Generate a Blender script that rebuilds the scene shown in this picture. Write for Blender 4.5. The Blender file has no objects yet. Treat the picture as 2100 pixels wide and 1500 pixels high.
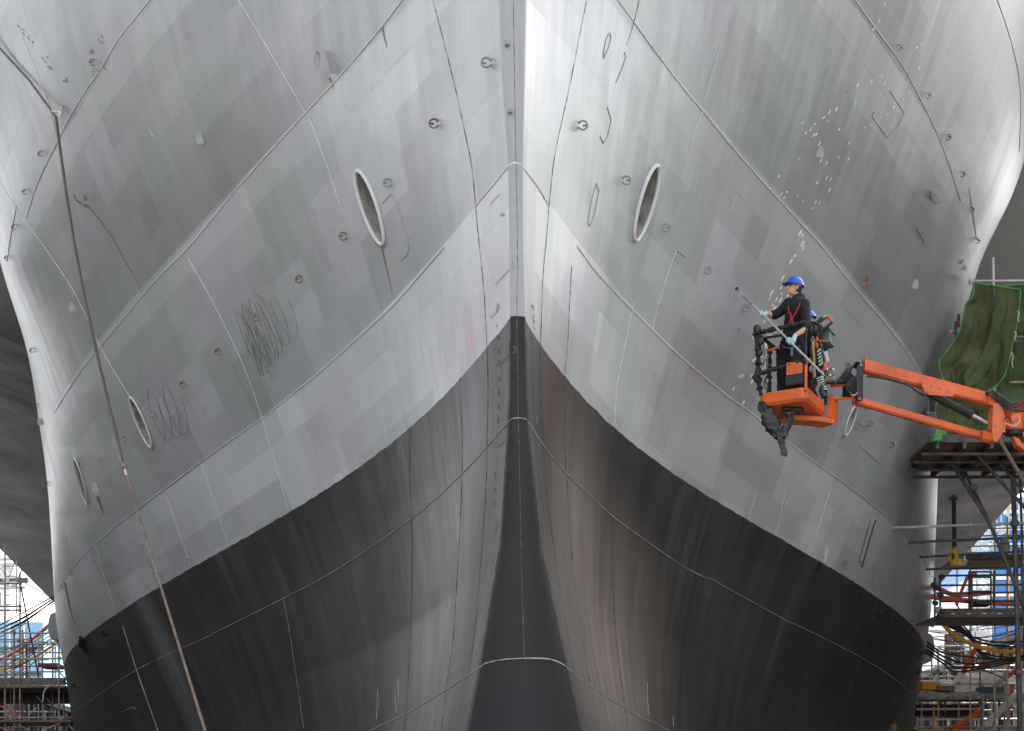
import bpy, bmesh, math, random
import numpy as np
from mathutils import Vector, Matrix, Quaternion
random.seed(7)
S = bpy.context.scene
COL = S.collection
R = math.radians
# ------------------------------------------------------------------ camera
FPX, CX, HY, D0, CZ = 3000.0, 1050.0, 1750.0, 15.0, 1.7
cd = bpy.data.cameras.new("camera")
cam = bpy.data.objects.new("camera", cd); COL.objects.link(cam)
cam.location = (0, 0, CZ); cam.rotation_euler = (R(90), 0, 0)
cd.sensor_fit = 'HORIZONTAL'; cd.sensor_width = 36.0
cd.lens = 36.0 * FPX / 2100.0
cd.shift_y = 1000.0 / 2100.0            # rising-front (shift) lens, level camera
cd.clip_start = 0.1; cd.clip_end = 3000
S.camera = cam
# ------------------------------------------------------------------ sky + sun
SUN_EL, SUN_AZ = 46.0, 18.0           # sun behind the ship, a little to the right
w = bpy.data.worlds.new("World"); S.world = w; w.use_nodes = True
nt = w.node_tree
sky = nt.nodes.new('ShaderNodeTexSky'); sky.sky_type = 'NISHITA'; sky.sun_disc = False
sky.sun_elevation = R(SUN_EL); sky.sun_rotation = R(SUN_AZ)
sky.air_density = 1.0; sky.dust_density = 4.0; sky.ozone_density = 0.6
nt.nodes['Background'].inputs['Strength'].default_value = 0.15
hs = nt.nodes.new('ShaderNodeHueSaturation'); hs.inputs['Saturation'].default_value = 0.22   # thin overcast
nt.links.new(sky.outputs[0], hs.inputs['Color']); nt.links.new(hs.outputs[0], nt.nodes['Background'].inputs[0])
sd = bpy.data.lights.new("sun", 'SUN'); sd.energy = 5.0; sd.angle = R(0.6); sd.color = (1.0, 0.95, 0.88)
sun = bpy.data.objects.new("sun", sd); COL.objects.link(sun)
dirv = Vector((math.sin(R(SUN_AZ)) * math.cos(R(SUN_EL)), math.cos(R(SUN_AZ)) * math.cos(R(SUN_EL)), math.sin(R(SUN_EL))))
sun.rotation_euler = dirv.to_track_quat('Z', 'Y').to_euler()
S.view_settings.view_transform = 'Standard'; S.view_settings.look = 'None'
S.view_settings.gamma = 1.0; S.view_settings.use_curve_mapping = False
S.view_settings.exposure = 2.0

# ------------------------------------------------------------------ helpers
def lerp(a, b, t): return a + (b - a) * t
def P(px, py, Y): return Vector(((px - CX) / FPX * Y, Y, CZ + (HY - py) / FPX * Y))
def link(o, parent=None):
    COL.objects.link(o)
    if parent is not None: o.parent = parent
    return o
def tag(o, label, cat, group=None):
    o['label'] = label; o['category'] = cat
    if group: o['group'] = group
    return o
def structure(o, kind='structure'):
    o['kind'] = kind; return o
def empty(name, loc=(0, 0, 0), label=None, cat=None, group=None):
    o = bpy.data.objects.new(name, None); o.empty_display_size = .2
    COL.objects.link(o); o.location = loc
    if label: tag(o, label, cat, group)
    return o
class MB:
    """collects shapes (world coordinates) into one mesh"""
    def __init__(s): s.v = []; s.f = []
    def add(s, vs, fs):
        n = len(s.v); s.v += [tuple(v) for v in vs]; s.f += [tuple(i + n for i in f) for f in fs]
        return s
    def tube(s, pts, r, seg=8, cap=True, closed=False):
        pts = [Vector(p) for p in pts]; n = len(pts)
        rr = r if isinstance(r, (list, tuple)) else [r] * n
        vs = []; fs = []; up = None
        for i, p in enumerate(pts):
            a = pts[(i - 1) % n] if (closed or i > 0) else p
            b = pts[(i + 1) % n] if (closed or i < n - 1) else p
            t = (b - a)
            t = t.normalized() if t.length > 1e-9 else Vector((0, 0, 1))
            if up is None:
                up = t.orthogonal().normalized()
            up = (up - t * up.dot(t))
            up = up.normalized() if up.length > 1e-6 else t.orthogonal().normalized()
            q = t.cross(up)
            for k in range(seg):
                an = 2 * math.pi * k / seg
                vs.append(p + (up * math.cos(an) + q * math.sin(an)) * rr[i])
        m = n if closed else n - 1
        for i in range(m):
            for k in range(seg):
                a = i * seg + k; b = i * seg + (k + 1) % seg
                c = ((i + 1) % n) * seg + (k + 1) % seg; d = ((i + 1) % n) * seg + k
                fs.append((a, b, c, d))
        if cap and not closed:
            fs.append(tuple(range(seg - 1, -1, -1))); fs.append(tuple((n - 1) * seg + k for k in range(seg)))
        return s.add(vs, fs)
    def box(s, c, size, M=None):
        x, y, z = [q / 2 for q in size]; c = Vector(c)
        vs = [Vector((i, j, k)) for i in (-x, x) for j in (-y, y) for k in (-z, z)]
        if M is not None: vs = [M @ v for v in vs]
        return s.add([v + c for v in vs], [(0, 1, 3, 2), (4, 6, 7, 5), (0, 4, 5, 1), (2, 3, 7, 6), (0, 2, 6, 4), (1, 5, 7, 3)])
    def beam(s, p, q, w, h, up=(0, 0, 1)):
        p = Vector(p); q = Vector(q); t = (q - p).normalized(); u = Vector(up); u = (u - t * u.dot(t)).normalized(); sd_ = t.cross(u)
        vs = [e + sd_ * (a * w / 2) + u * (b * h / 2) for e in (p, q) for a, b in ((-1, -1), (1, -1), (1, 1), (-1, 1))]
        return s.add(vs, [(3, 2, 1, 0), (4, 5, 6, 7), (0, 1, 5, 4), (1, 2, 6, 5), (2, 3, 7, 6), (3, 0, 4, 7)])
    def plate(s, outline, nrm, th):
        """extruded polygon: outline points, thickness along nrm (both sides)"""
        n = len(outline); nrm = Vector(nrm).normalized() * th / 2
        vs = [Vector(p) + nrm for p in outline] + [Vector(p) - nrm for p in outline]
        fs = [tuple(range(n)), tuple(range(2 * n - 1, n - 1, -1))] + [(i, n + i, n + (i + 1) % n, (i + 1) % n) for i in range(n)]
        return s.add(vs, fs)
    def ball(s, c, r, seg=10, rings=7, M=None):
        c = Vector(c); r = Vector(r) if not isinstance(r, (int, float)) else Vector((r, r, r))
        vs = []; fs = []
        for i in range(rings + 1):
            th = math.pi * i / rings
            for k in range(seg):
                ph = 2 * math.pi * k / seg
                v = Vector((r.x * math.sin(th) * math.cos(ph), r.y * math.sin(th) * math.sin(ph), r.z * math.cos(th)))
                if M is not None: v = M @ v
                vs.append(c + v)
        for i in range(rings):
            for k in range(seg):
                fs.append((i * seg + k, (i + 1) * seg + k, (i + 1) * seg + (k + 1) % seg, i * seg + (k + 1) % seg))
        return s.add(vs, fs)
    def build(s, name, m, parent=None, smooth=True, bevel=0, autosmooth=35):
        me = bpy.data.meshes.new(name); me.from_pydata(s.v, [], s.f); me.validate()
        bm = bmesh.new(); bm.from_mesh(me)
        bmesh.ops.remove_doubles(bm, verts=bm.verts, dist=1e-6)
        bmesh.ops.recalc_face_normals(bm, faces=bm.faces)
        if bevel:
            es = [e for e in bm.edges if len(e.link_faces) == 2 and e.calc_face_angle(0) > R(40)]
            bmesh.ops.bevel(bm, geom=es, offset=bevel, segments=2, affect='EDGES', clamp_overlap=True)
        for e in bm.edges:
            e.smooth = not (len(e.link_faces) == 2 and e.calc_face_angle(0) > R(autosmooth))
        for f in bm.faces: f.smooth = smooth
        bm.to_mesh(me); bm.free()
        me.materials.append(m)
        o = bpy.data.objects.new(name, me)
        return link_keep(o, parent)
def link_keep(o, parent):
    """mesh data is in world coordinates: keep it where it is under a moved parent"""
    COL.objects.link(o)
    if parent is not None:
        base = Vector(parent.get('_base', (0, 0, 0)))
        o.parent = parent
        if base.length > 0:
            o.data.transform(Matrix.Translation(-base))
    else:
        # put the origin at the middle of the bottom of the mesh
        vs = o.data.vertices
        if len(vs):
            a = np.empty(len(vs) * 3); vs.foreach_get('co', a); a = a.reshape(-1, 3)
            c = Vector(((a[:, 0].min() + a[:, 0].max()) / 2, (a[:, 1].min() + a[:, 1].max()) / 2, a[:, 2].min()))
            o.data.transform(Matrix.Translation(-c)); o.location = c
    return o
def thing(name, loc, label, cat, group=None):
    o = empty(name, loc, label, cat, group); o['_base'] = tuple(loc); return o
def sub(o, p):
    """hang mesh o (built at world coordinates) under part p"""
    return o
# ------------------------------------------------------------------ materials
def mat(name, c, rough=.5, metal=0., var=.12, scale=6., bump=0., c2=None, coat=0., stretch=(1, 1, 1), spec=.5):
    m = bpy.data.materials.new(name); m.use_nodes = True; t = m.node_tree; b = t.nodes['Principled BSDF']
    b.inputs['Roughness'].default_value = rough; b.inputs['Metallic'].default_value = metal
    b.inputs['Coat Weight'].default_value = coat; b.inputs['Specular IOR Level'].default_value = spec
    tc = t.nodes.new('ShaderNodeTexCoord'); mp = t.nodes.new('ShaderNodeMapping'); mp.inputs['Scale'].default_value = stretch
    t.links.new(tc.outputs['Object'], mp.inputs[0])
    n = t.nodes.new('ShaderNodeTexNoise'); n.inputs['Scale'].default_value = scale; n.inputs['Detail'].default_value = 6
    n.inputs['Roughness'].default_value = .65
    t.links.new(mp.outputs[0], n.inputs['Vector'])
    r = t.nodes.new('ShaderNodeValToRGB'); r.color_ramp.elements[0].position = .33; r.color_ramp.elements[1].position = .67
    a = [max(0, x * (1 - var)) for x in c[:3]]; z = [min(1, x * (1 + var)) for x in (c2 or c)[:3]]
    r.color_ramp.elements[0].color = (*a, 1); r.color_ramp.elements[1].color = (*z, 1)
    t.links.new(n.outputs[0], r.inputs[0]); t.links.new(r.outputs[0], b.inputs['Base Color'])
    if bump:
        bp = t.nodes.new('ShaderNodeBump'); bp.inputs['Strength'].default_value = bump; bp.inputs['Distance'].default_value = .02
        t.links.new(n.outputs[0], bp.inputs['Height']); t.links.new(bp.outputs[0], b.inputs['Normal'])
    return m
M = {}
M['pit'] = mat('bore_shade', (.02, .018, .016), 1.0, var=.3, spec=0.0)
M['weld'] = mat('weld_bead_paint', (.70, .70, .71), .5, var=.25, scale=30)
M['weld_dark'] = mat('weld_bead_dark', (.10, .10, .105), .5, var=.5, scale=14)
M['fit'] = mat('fitting_grey_paint', (.26, .265, .27), .45, var=.15, scale=12)
M['rust'] = mat('rusty_steel', (.14, .05, .022), .8, var=.4, scale=22, c2=(.26, .19, .15))
M['ruststain'] = mat('rust_stain', (.24, .16, .08), .7, var=.25, scale=12)
M['hole'] = mat('hawse_bore', (.42, .40, .37), .6, var=.35, scale=3, c2=(.55, .53, .50))
M['fleck'] = mat('bare_fleck', (.90, .88, .78), .6, var=.1)
M['scuff'] = mat('scuff_black', (.15, .152, .156), .7, var=.3, scale=9)
M['steel'] = mat('galvanised_tube', (.48, .48, .48), .45, .15, var=.3, scale=4, c2=(.42, .40, .38))
M['steel_dark'] = mat('weathered_tube', (.085, .078, .072), .6, .2, var=.5, scale=5)
M['steel_rust'] = mat('rusty_tube', (.20, .10, .065), .7, .1, var=.5, scale=3, c2=(.36, .30, .26))
M['plank'] = mat('scaffold_plank', (.20, .135, .095), .8, var=.35, scale=3, stretch=(1, 6, 6), bump=.3)
M['concrete'] = mat('dock_concrete', (.20, .20, .195), .85, var=.3, scale=.6, bump=.3)
M['orange'] = mat('orange_paint', (.61, .10, .016), .42, var=.10, scale=2.5, coat=.2, bump=.05, c2=(.76, .14, .024))
M['black'] = mat('black_metal', (.016, .016, .018), .5, var=.4, scale=12)
M['rubber'] = mat('black_rubber', (.014, .014, .015), .55, var=.3, scale=15)
M['chrome'] = mat('bright_steel', (.62, .62, .63), .22, .9, var=.1)
M['white'] = mat('white_sheet', (.78, .77, .75), .7, var=.08, scale=2, bump=.3)
M['bluehat'] = mat('blue_plastic', (.010, .10, .66), .32, var=.06, coat=.4)
M['skin'] = mat('skin', (.60, .34, .23), .5, var=.10, scale=14)
M['cloth'] = mat('navy_cloth', (.011, .012, .018), .85, var=.6, scale=11, bump=1.0)
M['strap'] = mat('red_webbing', (.33, .02, .03), .7, var=.2, scale=20)
M['glove'] = mat('pale_blue_nitrile', (.40, .60, .68), .45, var=.10, scale=20)
M['hair'] = mat('dark_hair', (.035, .022, .015), .8, var=.3, scale=60)
M['lens'] = mat('dark_lens', (.03, .03, .03), .1, var=.05)
M['toolbox'] = mat('green_grey_plastic', (.085, .135, .14), .45, var=.1)
M['yellow'] = mat('yellow_paint', (.60, .40, .02), .4, var=.2, scale=8)
M['red'] = mat('red_paint', (.50, .03, .025), .45, var=.2, scale=8)
M['hosepink'] = mat('faded_red_hose', (.62, .12, .10), .55, var=.15, scale=4)
M['hoseyel'] = mat('orange_hose', (.75, .30, .03), .5, var=.15, scale=4)
M['rope'] = mat('grey_wire_rope', (.10, .095, .088), .7, var=.3, scale=25)
M['rope_rust'] = mat('rusty_wire_rope', (.15, .10, .07), .75, var=.25, scale=3, c2=(.21, .15, .11))
M['twine'] = mat('pale_twine', (.60, .57, .52), .8, var=.2, scale=30)
M['plastic_rag'] = mat('torn_black_plastic', (.02, .02, .021), .38, var=.4, scale=9, bump=.6)
M['valve'] = mat('dull_alloy', (.30, .29, .27), .5, .3, var=.4, scale=18)
M['tape'] = mat('pale_tape', (.50, .48, .44), .6, var=.25, scale=20)

def translucent(m, f):
    t = m.node_tree; b = t.nodes['Principled BSDF']; out = t.nodes['Material Output']
    tr = t.nodes.new('ShaderNodeBsdfTranslucent'); mx = t.nodes.new('ShaderNodeMixShader'); mx.inputs[0].default_value = f
    for l in list(t.links):
        if l.to_socket == b.inputs['Base Color']: t.links.new(l.from_socket, tr.inputs['Color'])
    t.links.new(b.outputs[0], mx.inputs[1]); t.links.new(tr.outputs[0], mx.inputs[2]); t.links.new(mx.outputs[0], out.inputs[0])
translucent(M['white'], .5)
# ------------------------------------------------------------------ hull geometry
COEF = [[-6.94451, -8.23683, -0.03417, 3.50637, -1.93217, -14.32218, -23.0419, -10.46151, -12.77642, 41.2984, 66.15564, 20.78447, 9.0103, -21.5484, -44.63136, -16.20604], [6.83701, 9.61941, 1.43386, -3.83389, 0.56729, 3.12299, 20.24283, 12.40972, 18.43041, -23.12582, -66.51505, -20.41727, -13.80271, 11.5828, 46.41232, 15.68787]]
BAR_Y = [-1850, -600, 0, 165, 340, 500, 651, 800, 865, 1000, 1110, 1250, 1357, 1500, 1650, 2100]
BAR_L = [985, 1010, 1022, 1030, 1042, 1045, 1046, 1046, 1043, 1034, 1027, 1003, 985, 958, 925, 900]
BAR_R = [1115, 1093, 1080, 1077, 1073, 1073, 1077, 1080, 1083, 1097, 1108, 1136, 1160, 1192, 1230, 1260]
SIL_L = [(-2000, -95), (-300, -95), (0, -88), (100, -80), (300, -50), (430, -25), (540, 0), (597, 17), (650, 35), (717, 56), (800, 71), (870, 80), (930, 90), (1000, 98), (1100, 105), (1167, 108), (1233, 111), (1307, 118), (1340, 124), (1367, 131), (1393, 136), (1480, 148), (1600, 168), (1700, 185)]
SIL_R = [(-2000, 2160), (0, 2150), (200, 2130), (345, 2098), (440, 2060), (500, 2024), (570, 2000), (610, 1987), (690, 1965), (760, 1945), (830, 1932), (900, 1926), (1024, 1922), (1128, 1918), (1194, 1914), (1277, 1908), (1323, 1899), (1367, 1892), (1430, 1881), (1500, 1870), (1600, 1852), (1700, 1835)]
YE_L = [(-2000, 27), (-500, 27.5), (0, 29.5), (300, 30.5), (540, 32), (700, 33.5), (850, 35), (1000, 37), (1230, 41), (1375, 44), (1460, 47), (1550, 49), (1750, 50)]
YE_R = [(-2000, 27), (-500, 27), (0, 29), (200, 29.5), (345, 30), (530, 31), (700, 33), (962, 35), (1200, 38.3), (1345, 40.5), (1440, 43), (1550, 46), (1750, 48)]
def itp(T, y): return np.interp(y, [a for a, b in T], [b for a, b in T])
def smooth_itp(T, y):
    return (itp(T, y - 40) + itp(T, y - 20) + itp(T, y) + itp(T, y + 20) + itp(T, y + 40)) / 5
def xc(Y): return 0.05 - (Y - 15) * (40 / 3000)
def bar_edge(H, side):
    y = HY - H
    return (np.interp(y, BAR_Y, BAR_L if side < 0 else BAR_R) - CX) / FPX * D0
def x_poly(Y, H, side):
    Hc = np.maximum(H, 100.0)
    t = np.log(np.maximum(Y, D0) / D0); h = (Hc - 1600) / 1500.0
    c = COEF[0 if side < 0 else 1]; b = 0.0
    for i in range(4):
        for j in range(4):
            b = b + c[i * 4 + j] * t ** (i + 1) * h ** j
    return (xc(Y) - 0.05) + bar_edge(H, side) + b
def px_poly(Y, py, side):
    return CX + FPX * x_poly(Y, (HY - py) * Y / D0, side) / Y
def hull_px(Y, py, side):
    """image column of the hull at depth Y on image row py (numpy arrays)"""
    Y = np.asarray(Y, float); py = np.asarray(py, float)
    Y, py = np.broadcast_arrays(Y, py)
    Ye = smooth_itp(YE_L if side < 0 else YE_R, py); sil = smooth_itp(SIL_L if side < 0 else SIL_R, py)
    Yb = Ye * 0.80
    e = .05
    p0 = px_poly(Yb, py, side); m0 = (px_poly(Yb + e, py, side) - px_poly(Yb - e, py, side)) / (2 * e)
    t = np.clip((Y - Yb) / (Ye - Yb), 0, 1); dY = Ye - Yb
    h00 = 2 * t**3 - 3 * t**2 + 1; h10 = t**3 - 2 * t**2 + t; h01 = -2 * t**3 + 3 * t**2
    mid = h00 * p0 + h10 * m0 * dY + h01 * sil
    m = (sil - CX) / FPX; Xe = m * Ye; LL = 9.0
    ext = CX + FPX * (Xe + m * LL * (1 - np.exp(-np.maximum(Y - Ye, 0) / LL))) / Y
    return np.where(Y <= Yb, px_poly(np.minimum(Y, Yb), py, side), np.where(Y <= Ye, mid, ext))
def hull_x(Y, H, side):
    py = HY - H * D0 / Y
    return (hull_px(Y, py, side) - CX) / FPX * Y
def solve_Y(px, py, side=None):
    """depth at which the view line through photo point (px, py) meets the hull"""
    if side is None: side = -1 if px < 1060 else 1
    Ye = float(smooth_itp(YE_L if side < 0 else YE_R, np.array(float(py))))
    ys = np.linspace(D0, Ye, 700); v = (hull_px(ys, py, side) - px) * side
    k = np.where(v >= 0)[0]
    if len(k) == 0: return Ye
    i = k[0]
    if i == 0: return D0
    a, b = v[i - 1], v[i]
    return float(ys[i - 1] + (ys[i] - ys[i - 1]) * (-a) / (b - a + 1e-12))
def hull_n(Y, H, side):
    e = .02
    x0 = lambda y, h: float(hull_x(np.array(y), np.array(h), side))
    dxY = (x0(Y + e, H) - x0(Y - e if Y - e > D0 else Y, H)) / (2 * e if Y - e > D0 else e); dxH = (x0(Y, H + 4) - x0(Y, H - 4)) / (8 * .005)
    n = Vector((1, -dxY, -dxH)) * side
    return n.normalized()
def on_hull(px, py, off=0.0, side=None, want_n=False):
    if side is None: side = -1 if px < 1060 else 1
    Y = solve_Y(px, py, side); H = (HY - py) * Y / D0
    n = hull_n(Y, H, side)
    p = P(px, py, Y) + n * off
    return (p, n) if want_n else p
def bar_pt(px, py, off=0.0):
    """on the rounded stem bar"""
    H = HY - py; l, r = float(bar_edge(H, -1)), float(bar_edge(H, 1)); c = (l + r) / 2; rad = (r - l) / 2
    k = max(-.98, min(.98, ((px - CX) / FPX * D0 - c) / rad))
    return Vector((c + rad * k, D0 - rad * .55 * math.sqrt(1 - k * k) - off, CZ + H * .005))
def resample(pts, step):
    out = [pts[0]]
    for a, b in zip(pts, pts[1:]):
        d = math.hypot(b[0] - a[0], b[1] - a[1]); n = max(1, int(d / step))
        out += [(lerp(a[0], b[0], k / n), lerp(a[1], b[1], k / n)) for k in range(1, n + 1)]
    return out
def catmull(pts, n=6):
    out = []
    for i in range(len(pts) - 1):
        p0 = pts[max(i - 1, 0)]; p1 = pts[i]; p2 = pts[i + 1]; p3 = pts[min(i + 2, len(pts) - 1)]
        for k in range(n):
            t = k / n
            out.append(tuple(.5 * (2 * b + (c - a) * t + (2 * a - 5 * b + 4 * c - d) * t * t + (-a + 3 * b - 3 * c + d) * t**3) for a, b, c, d in zip(p0, p1, p2, p3)))
    out.append(tuple(pts[-1])); return out

PAINT_L = [(1045, 654), (1030, 671), (1000, 712), (945, 776), (834, 885), (742, 951), (671, 1000), (470, 1125), (321, 1210), (240, 1257), (173, 1302), (138, 1346), (131, 1375)]
PAINT_R = [(1077, 653), (1095, 684), (1108, 710), (1158, 770), (1200, 821), (1266, 883), (1300, 910), (1398, 983), (1425, 1000), (1540, 1071), (1641, 1129), (1700, 1163), (1800, 1227), (1852, 1263), (1885, 1300), (1896, 1326)]
def paint_profile(T, side):
    a = [(D0, 1099 * .005)]
    for x, y in catmull(T, 4)[1:]:
        Y = solve_Y(x, y, side)
        if Y > a[-1][0] + .02: a.append((Y, (HY - y) / FPX * Y))
    t = np.log(np.array([q[0] for q in a]) / D0); z = np.array([q[1] for q in a]) - a[0][1]
    wts = 1 / np.array([q[0] for q in a]); B_ = np.stack([t ** .5 * (t < 9), t, t ** 2, t ** 3, t ** 4], 1)
    c, *_ = np.linalg.lstsq(B_ * wts[:, None], z * wts, rcond=None)
    tt = np.linspace(0, t[-1], 240); zz = np.stack([tt ** .5, tt, tt ** 2, tt ** 3, tt ** 4], 1) @ c + a[0][1]
    return list(zip(D0 * np.exp(tt), zz))
PP = {-1: paint_profile(PAINT_L, -1), 1: paint_profile(PAINT_R, 1)}

def u_of(px, py):
    s = -1 if px < 1060 else 1; Y = solve_Y(px, py, s); H = (HY - py) * Y / D0
    ys = np.linspace(D0, Y, 300); xs = hull_x(ys, np.full(300, H), s); xs[0] = bar_edge(np.array(H), s)
    return float(np.hypot(np.diff(xs), np.diff(ys)).sum()) + (40.0 if s > 0 else 0.0), CZ + H * .005
# stains, plus reflections painted in by the stem and at upper right: photo point, half length along the hull, half height, colour, strength, on the black paint?
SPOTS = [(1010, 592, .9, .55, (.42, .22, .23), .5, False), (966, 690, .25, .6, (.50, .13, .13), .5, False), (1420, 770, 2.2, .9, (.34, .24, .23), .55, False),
         (1135, 800, .8, 1.3, (.10, .035, .025), .7, True), (1250, 1360, 4.5, 2.6, (.36, .285, .23), 1.0, True), (1310, 240, 3.2, 2.2, (.30, .36, .325), .6, False), (1560, 330, 3.5, 2.0, (.24, .27, .245), .5, False), (880, 1380, 3.4, 2.0, (.27, .255, .235), .95, True), (900, 1110, 2.6, 1.7, (.27, .26, .25), .95, True), (970, 880, 1.2, 1.6, (.24, .235, .235), .9, True),  # tan, greenish and pale grey spots: reflections painted into the colour
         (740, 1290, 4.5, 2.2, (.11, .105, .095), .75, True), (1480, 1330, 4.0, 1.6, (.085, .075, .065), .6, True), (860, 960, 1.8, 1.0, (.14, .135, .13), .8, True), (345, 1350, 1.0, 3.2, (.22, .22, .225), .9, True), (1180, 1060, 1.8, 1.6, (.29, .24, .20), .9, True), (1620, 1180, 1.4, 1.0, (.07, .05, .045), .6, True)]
# ---- hull paint (grey topsides, black boot-topping)
def hull_material(bar=False):
    m = bpy.data.materials.new('hull_paint_bar' if bar else 'hull_paint'); m.use_nodes = True; t = m.node_tree; N = t.nodes; L = t.links
    b = N['Principled BSDF']
    def node(k, **kw):
        n = N.new(k)
        for a, v in kw.items(): setattr(n, a, v)
        return n
    uv = node('ShaderNodeUVMap', uv_map='hull_uv'); pz = node('ShaderNodeUVMap', uv_map='paint')
    def scaled(sx, sy, src=uv, ox=0, oy=0):
        mp = node('ShaderNodeMapping'); mp.inputs['Scale'].default_value = (sx, sy, 1); mp.inputs['Location'].default_value = (ox, oy, 0)
        L.new(src.outputs[0], mp.inputs[0]); return mp.outputs[0]
    def noise(vec, sc, det=3, ro=.55):
        n = node('ShaderNodeTexNoise'); n.inputs['Scale'].default_value = sc; n.inputs['Detail'].default_value = det; n.inputs['Roughness'].default_value = ro
        L.new(vec, n.inputs['Vector']); return n.outputs[0]
    def math_(op, a, c, d=None):
        n = node('ShaderNodeMath', operation=op)
        for i, q in enumerate((a, c, d)):
            if q is None: continue
            if isinstance(q, (int, float)): n.inputs[i].default_value = q
            else: L.new(q, n.inputs[i])
        return n.outputs[0]
    def ramp(f, *st):
        r = node('ShaderNodeValToRGB'); e = r.color_ramp.elements
        while len(e) < len(st): e.new(.5)
        for q, (p, c) in zip(e, st):
            q.position = p; q.color = (*c, 1) if isinstance(c, tuple) else (c, c, c, 1)
        L.new(f, r.inputs[0]); return r.outputs[0]
    def mix(f, a, c, mode='MIX'):
        n = node('ShaderNodeMix', data_type='RGBA', blend_type=mode)
        for s, q in (('Factor', f), ('A', a), ('B', c)):
            i = [x for x in n.inputs if x.name == s and x.type == ('VALUE' if s == 'Factor' else 'RGBA')][0]
            if isinstance(q, (int, float)): i.default_value = q
            elif isinstance(q, tuple): i.default_value = (*q, 1)
            else: L.new(q, i)
        return [o for o in n.outputs if o.type == 'RGBA'][0]
    def bricks(vec, w_, h_, off, lo, hi):
        k = node('ShaderNodeTexBrick', offset=off, offset_frequency=2, squash=1.0)
        k.inputs['Color1'].default_value = (lo, lo, lo, 1); k.inputs['Color2'].default_value = (hi, hi, hi, 1)
        k.inputs['Mortar'].default_value = ((lo + hi) / 2,) * 3 + (1,); k.inputs['Mortar Size'].default_value = 0
        k.inputs['Scale'].default_value = 1; k.inputs['Brick Width'].default_value = w_; k.inputs['Row Height'].default_value = h_; k.inputs['Bias'].default_value = 0
        L.new(vec, k.inputs['Vector']); return k.outputs['Color']
    # roller-painted patches, slightly skewed and wobbly
    wob = noise(scaled(.5, .5), 1.0, 2)
    wv = node('ShaderNodeVectorMath', operation='MULTIPLY_ADD'); wv.inputs[1].default_value = (.12, .05, 0)
    cmb = node('ShaderNodeCombineXYZ'); L.new(wob, cmb.inputs[0]); L.new(wob, cmb.inputs[1])
    L.new(cmb.outputs[0], wv.inputs[0]); L.new(uv.outputs[0], wv.inputs[2])
    wuv = wv
    p1 = bricks(scaled(1, 1, wuv, 0, -.03), 2.7, .872, .37, .83, 1.13)
    p2 = bricks(scaled(1, 1, wuv, .7, .40), 1.15, .872, .61, .88, 1.09)
    p3 = bricks(scaled(1, 1, wuv, 1.9, -.90), 6.3, 2.615, .45, .93, 1.06)
    streak = ramp(noise(scaled(1.6, .22), 1, 8, .72), (.3, .95), (.7, 1.04))
    fine = ramp(noise(scaled(26, 1.2), 1, 3, .7), (.3, .95), (.7, 1.05))
    warm = mix(ramp(noise(scaled(.35, .5), 1.0, 2), (.35, 0.0), (.65, 1.0)), (.345, .339, .349), (.321, .333, .326))
    g = warm
    for q in ((fine,) if bar else (p1, p2, p3, streak, fine)): g = mix(1.0, g, q, 'MULTIPLY')
    # pale runs on the grey
    runs = ramp(noise(scaled(2.5, .25, ox=3.3), 1, 8, .75), (.58, 0.0), (.78, .16))
    g = mix(runs, g, (.58, .58, .585))
    # black boot-topping with pale water streaks
    base = mix(ramp(noise(scaled(.3, .2), 1, 2), (.35, 0.), (.65, 1.)), (.040, .040, .043), (.052, .047, .043))
    s1 = ramp(noise(scaled(2.2, .10, oy=2), 1, 8, .72), (.42, 0.0), (.76, .9))
    s2 = ramp(noise(scaled(11, .14), 1, 6, .75), (.36, .12), (.66, 1.0))
    bigm = ramp(noise(scaled(.55, .3, ox=9), 1, 2), (.38, .25), (.66, 1.0))
    sm = math_('MULTIPLY', math_('MULTIPLY', s1, s2), bigm)
    if bar: sm = math_('MULTIPLY', sm, .35)
    dk = mix(sm, base, (.185, .177, .168))
    if bar: dk = mix(1.0, dk, (.55, .55, .58), 'MULTIPLY')
    pb = bricks(scaled(1, 1, wuv, .2, .1), 1.9, .87, .4, .85, 1.15)
    if not bar: dk = mix(1.0, dk, pb, 'MULTIPLY')
    sep = node('ShaderNodeSeparateXYZ'); L.new(pz.outputs[0], sep.inputs[0])
    edge_w = math_('MULTIPLY', math_('SUBTRACT', noise(scaled(2.2, 2.2), 1, 3), .5), .05)
    above = math_('GREATER_THAN', math_('ADD', sep.outputs[0], edge_w), 0.0)
    # paler freshly blasted strip under every weld seam
    sv = node('ShaderNodeSeparateXYZ'); L.new(wuv.outputs[0], sv.inputs[0])
    fr_ = math_('FRACT', math_('DIVIDE', math_('SUBTRACT', sv.outputs[1], 8.75), 2.615), 0)
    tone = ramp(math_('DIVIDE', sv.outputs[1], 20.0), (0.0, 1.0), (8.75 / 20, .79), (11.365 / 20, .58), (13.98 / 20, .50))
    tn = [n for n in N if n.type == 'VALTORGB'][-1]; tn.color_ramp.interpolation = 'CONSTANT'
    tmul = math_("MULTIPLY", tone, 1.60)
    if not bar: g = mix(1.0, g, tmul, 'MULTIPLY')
    strip = math_('MULTIPLY', math_('GREATER_THAN', fr_, .855), math_('MULTIPLY', noise(scaled(.25, .5, ox=2), 1, 1), .34))
    if not bar: g = mix(strip, g, (.62, .62, .62))
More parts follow.
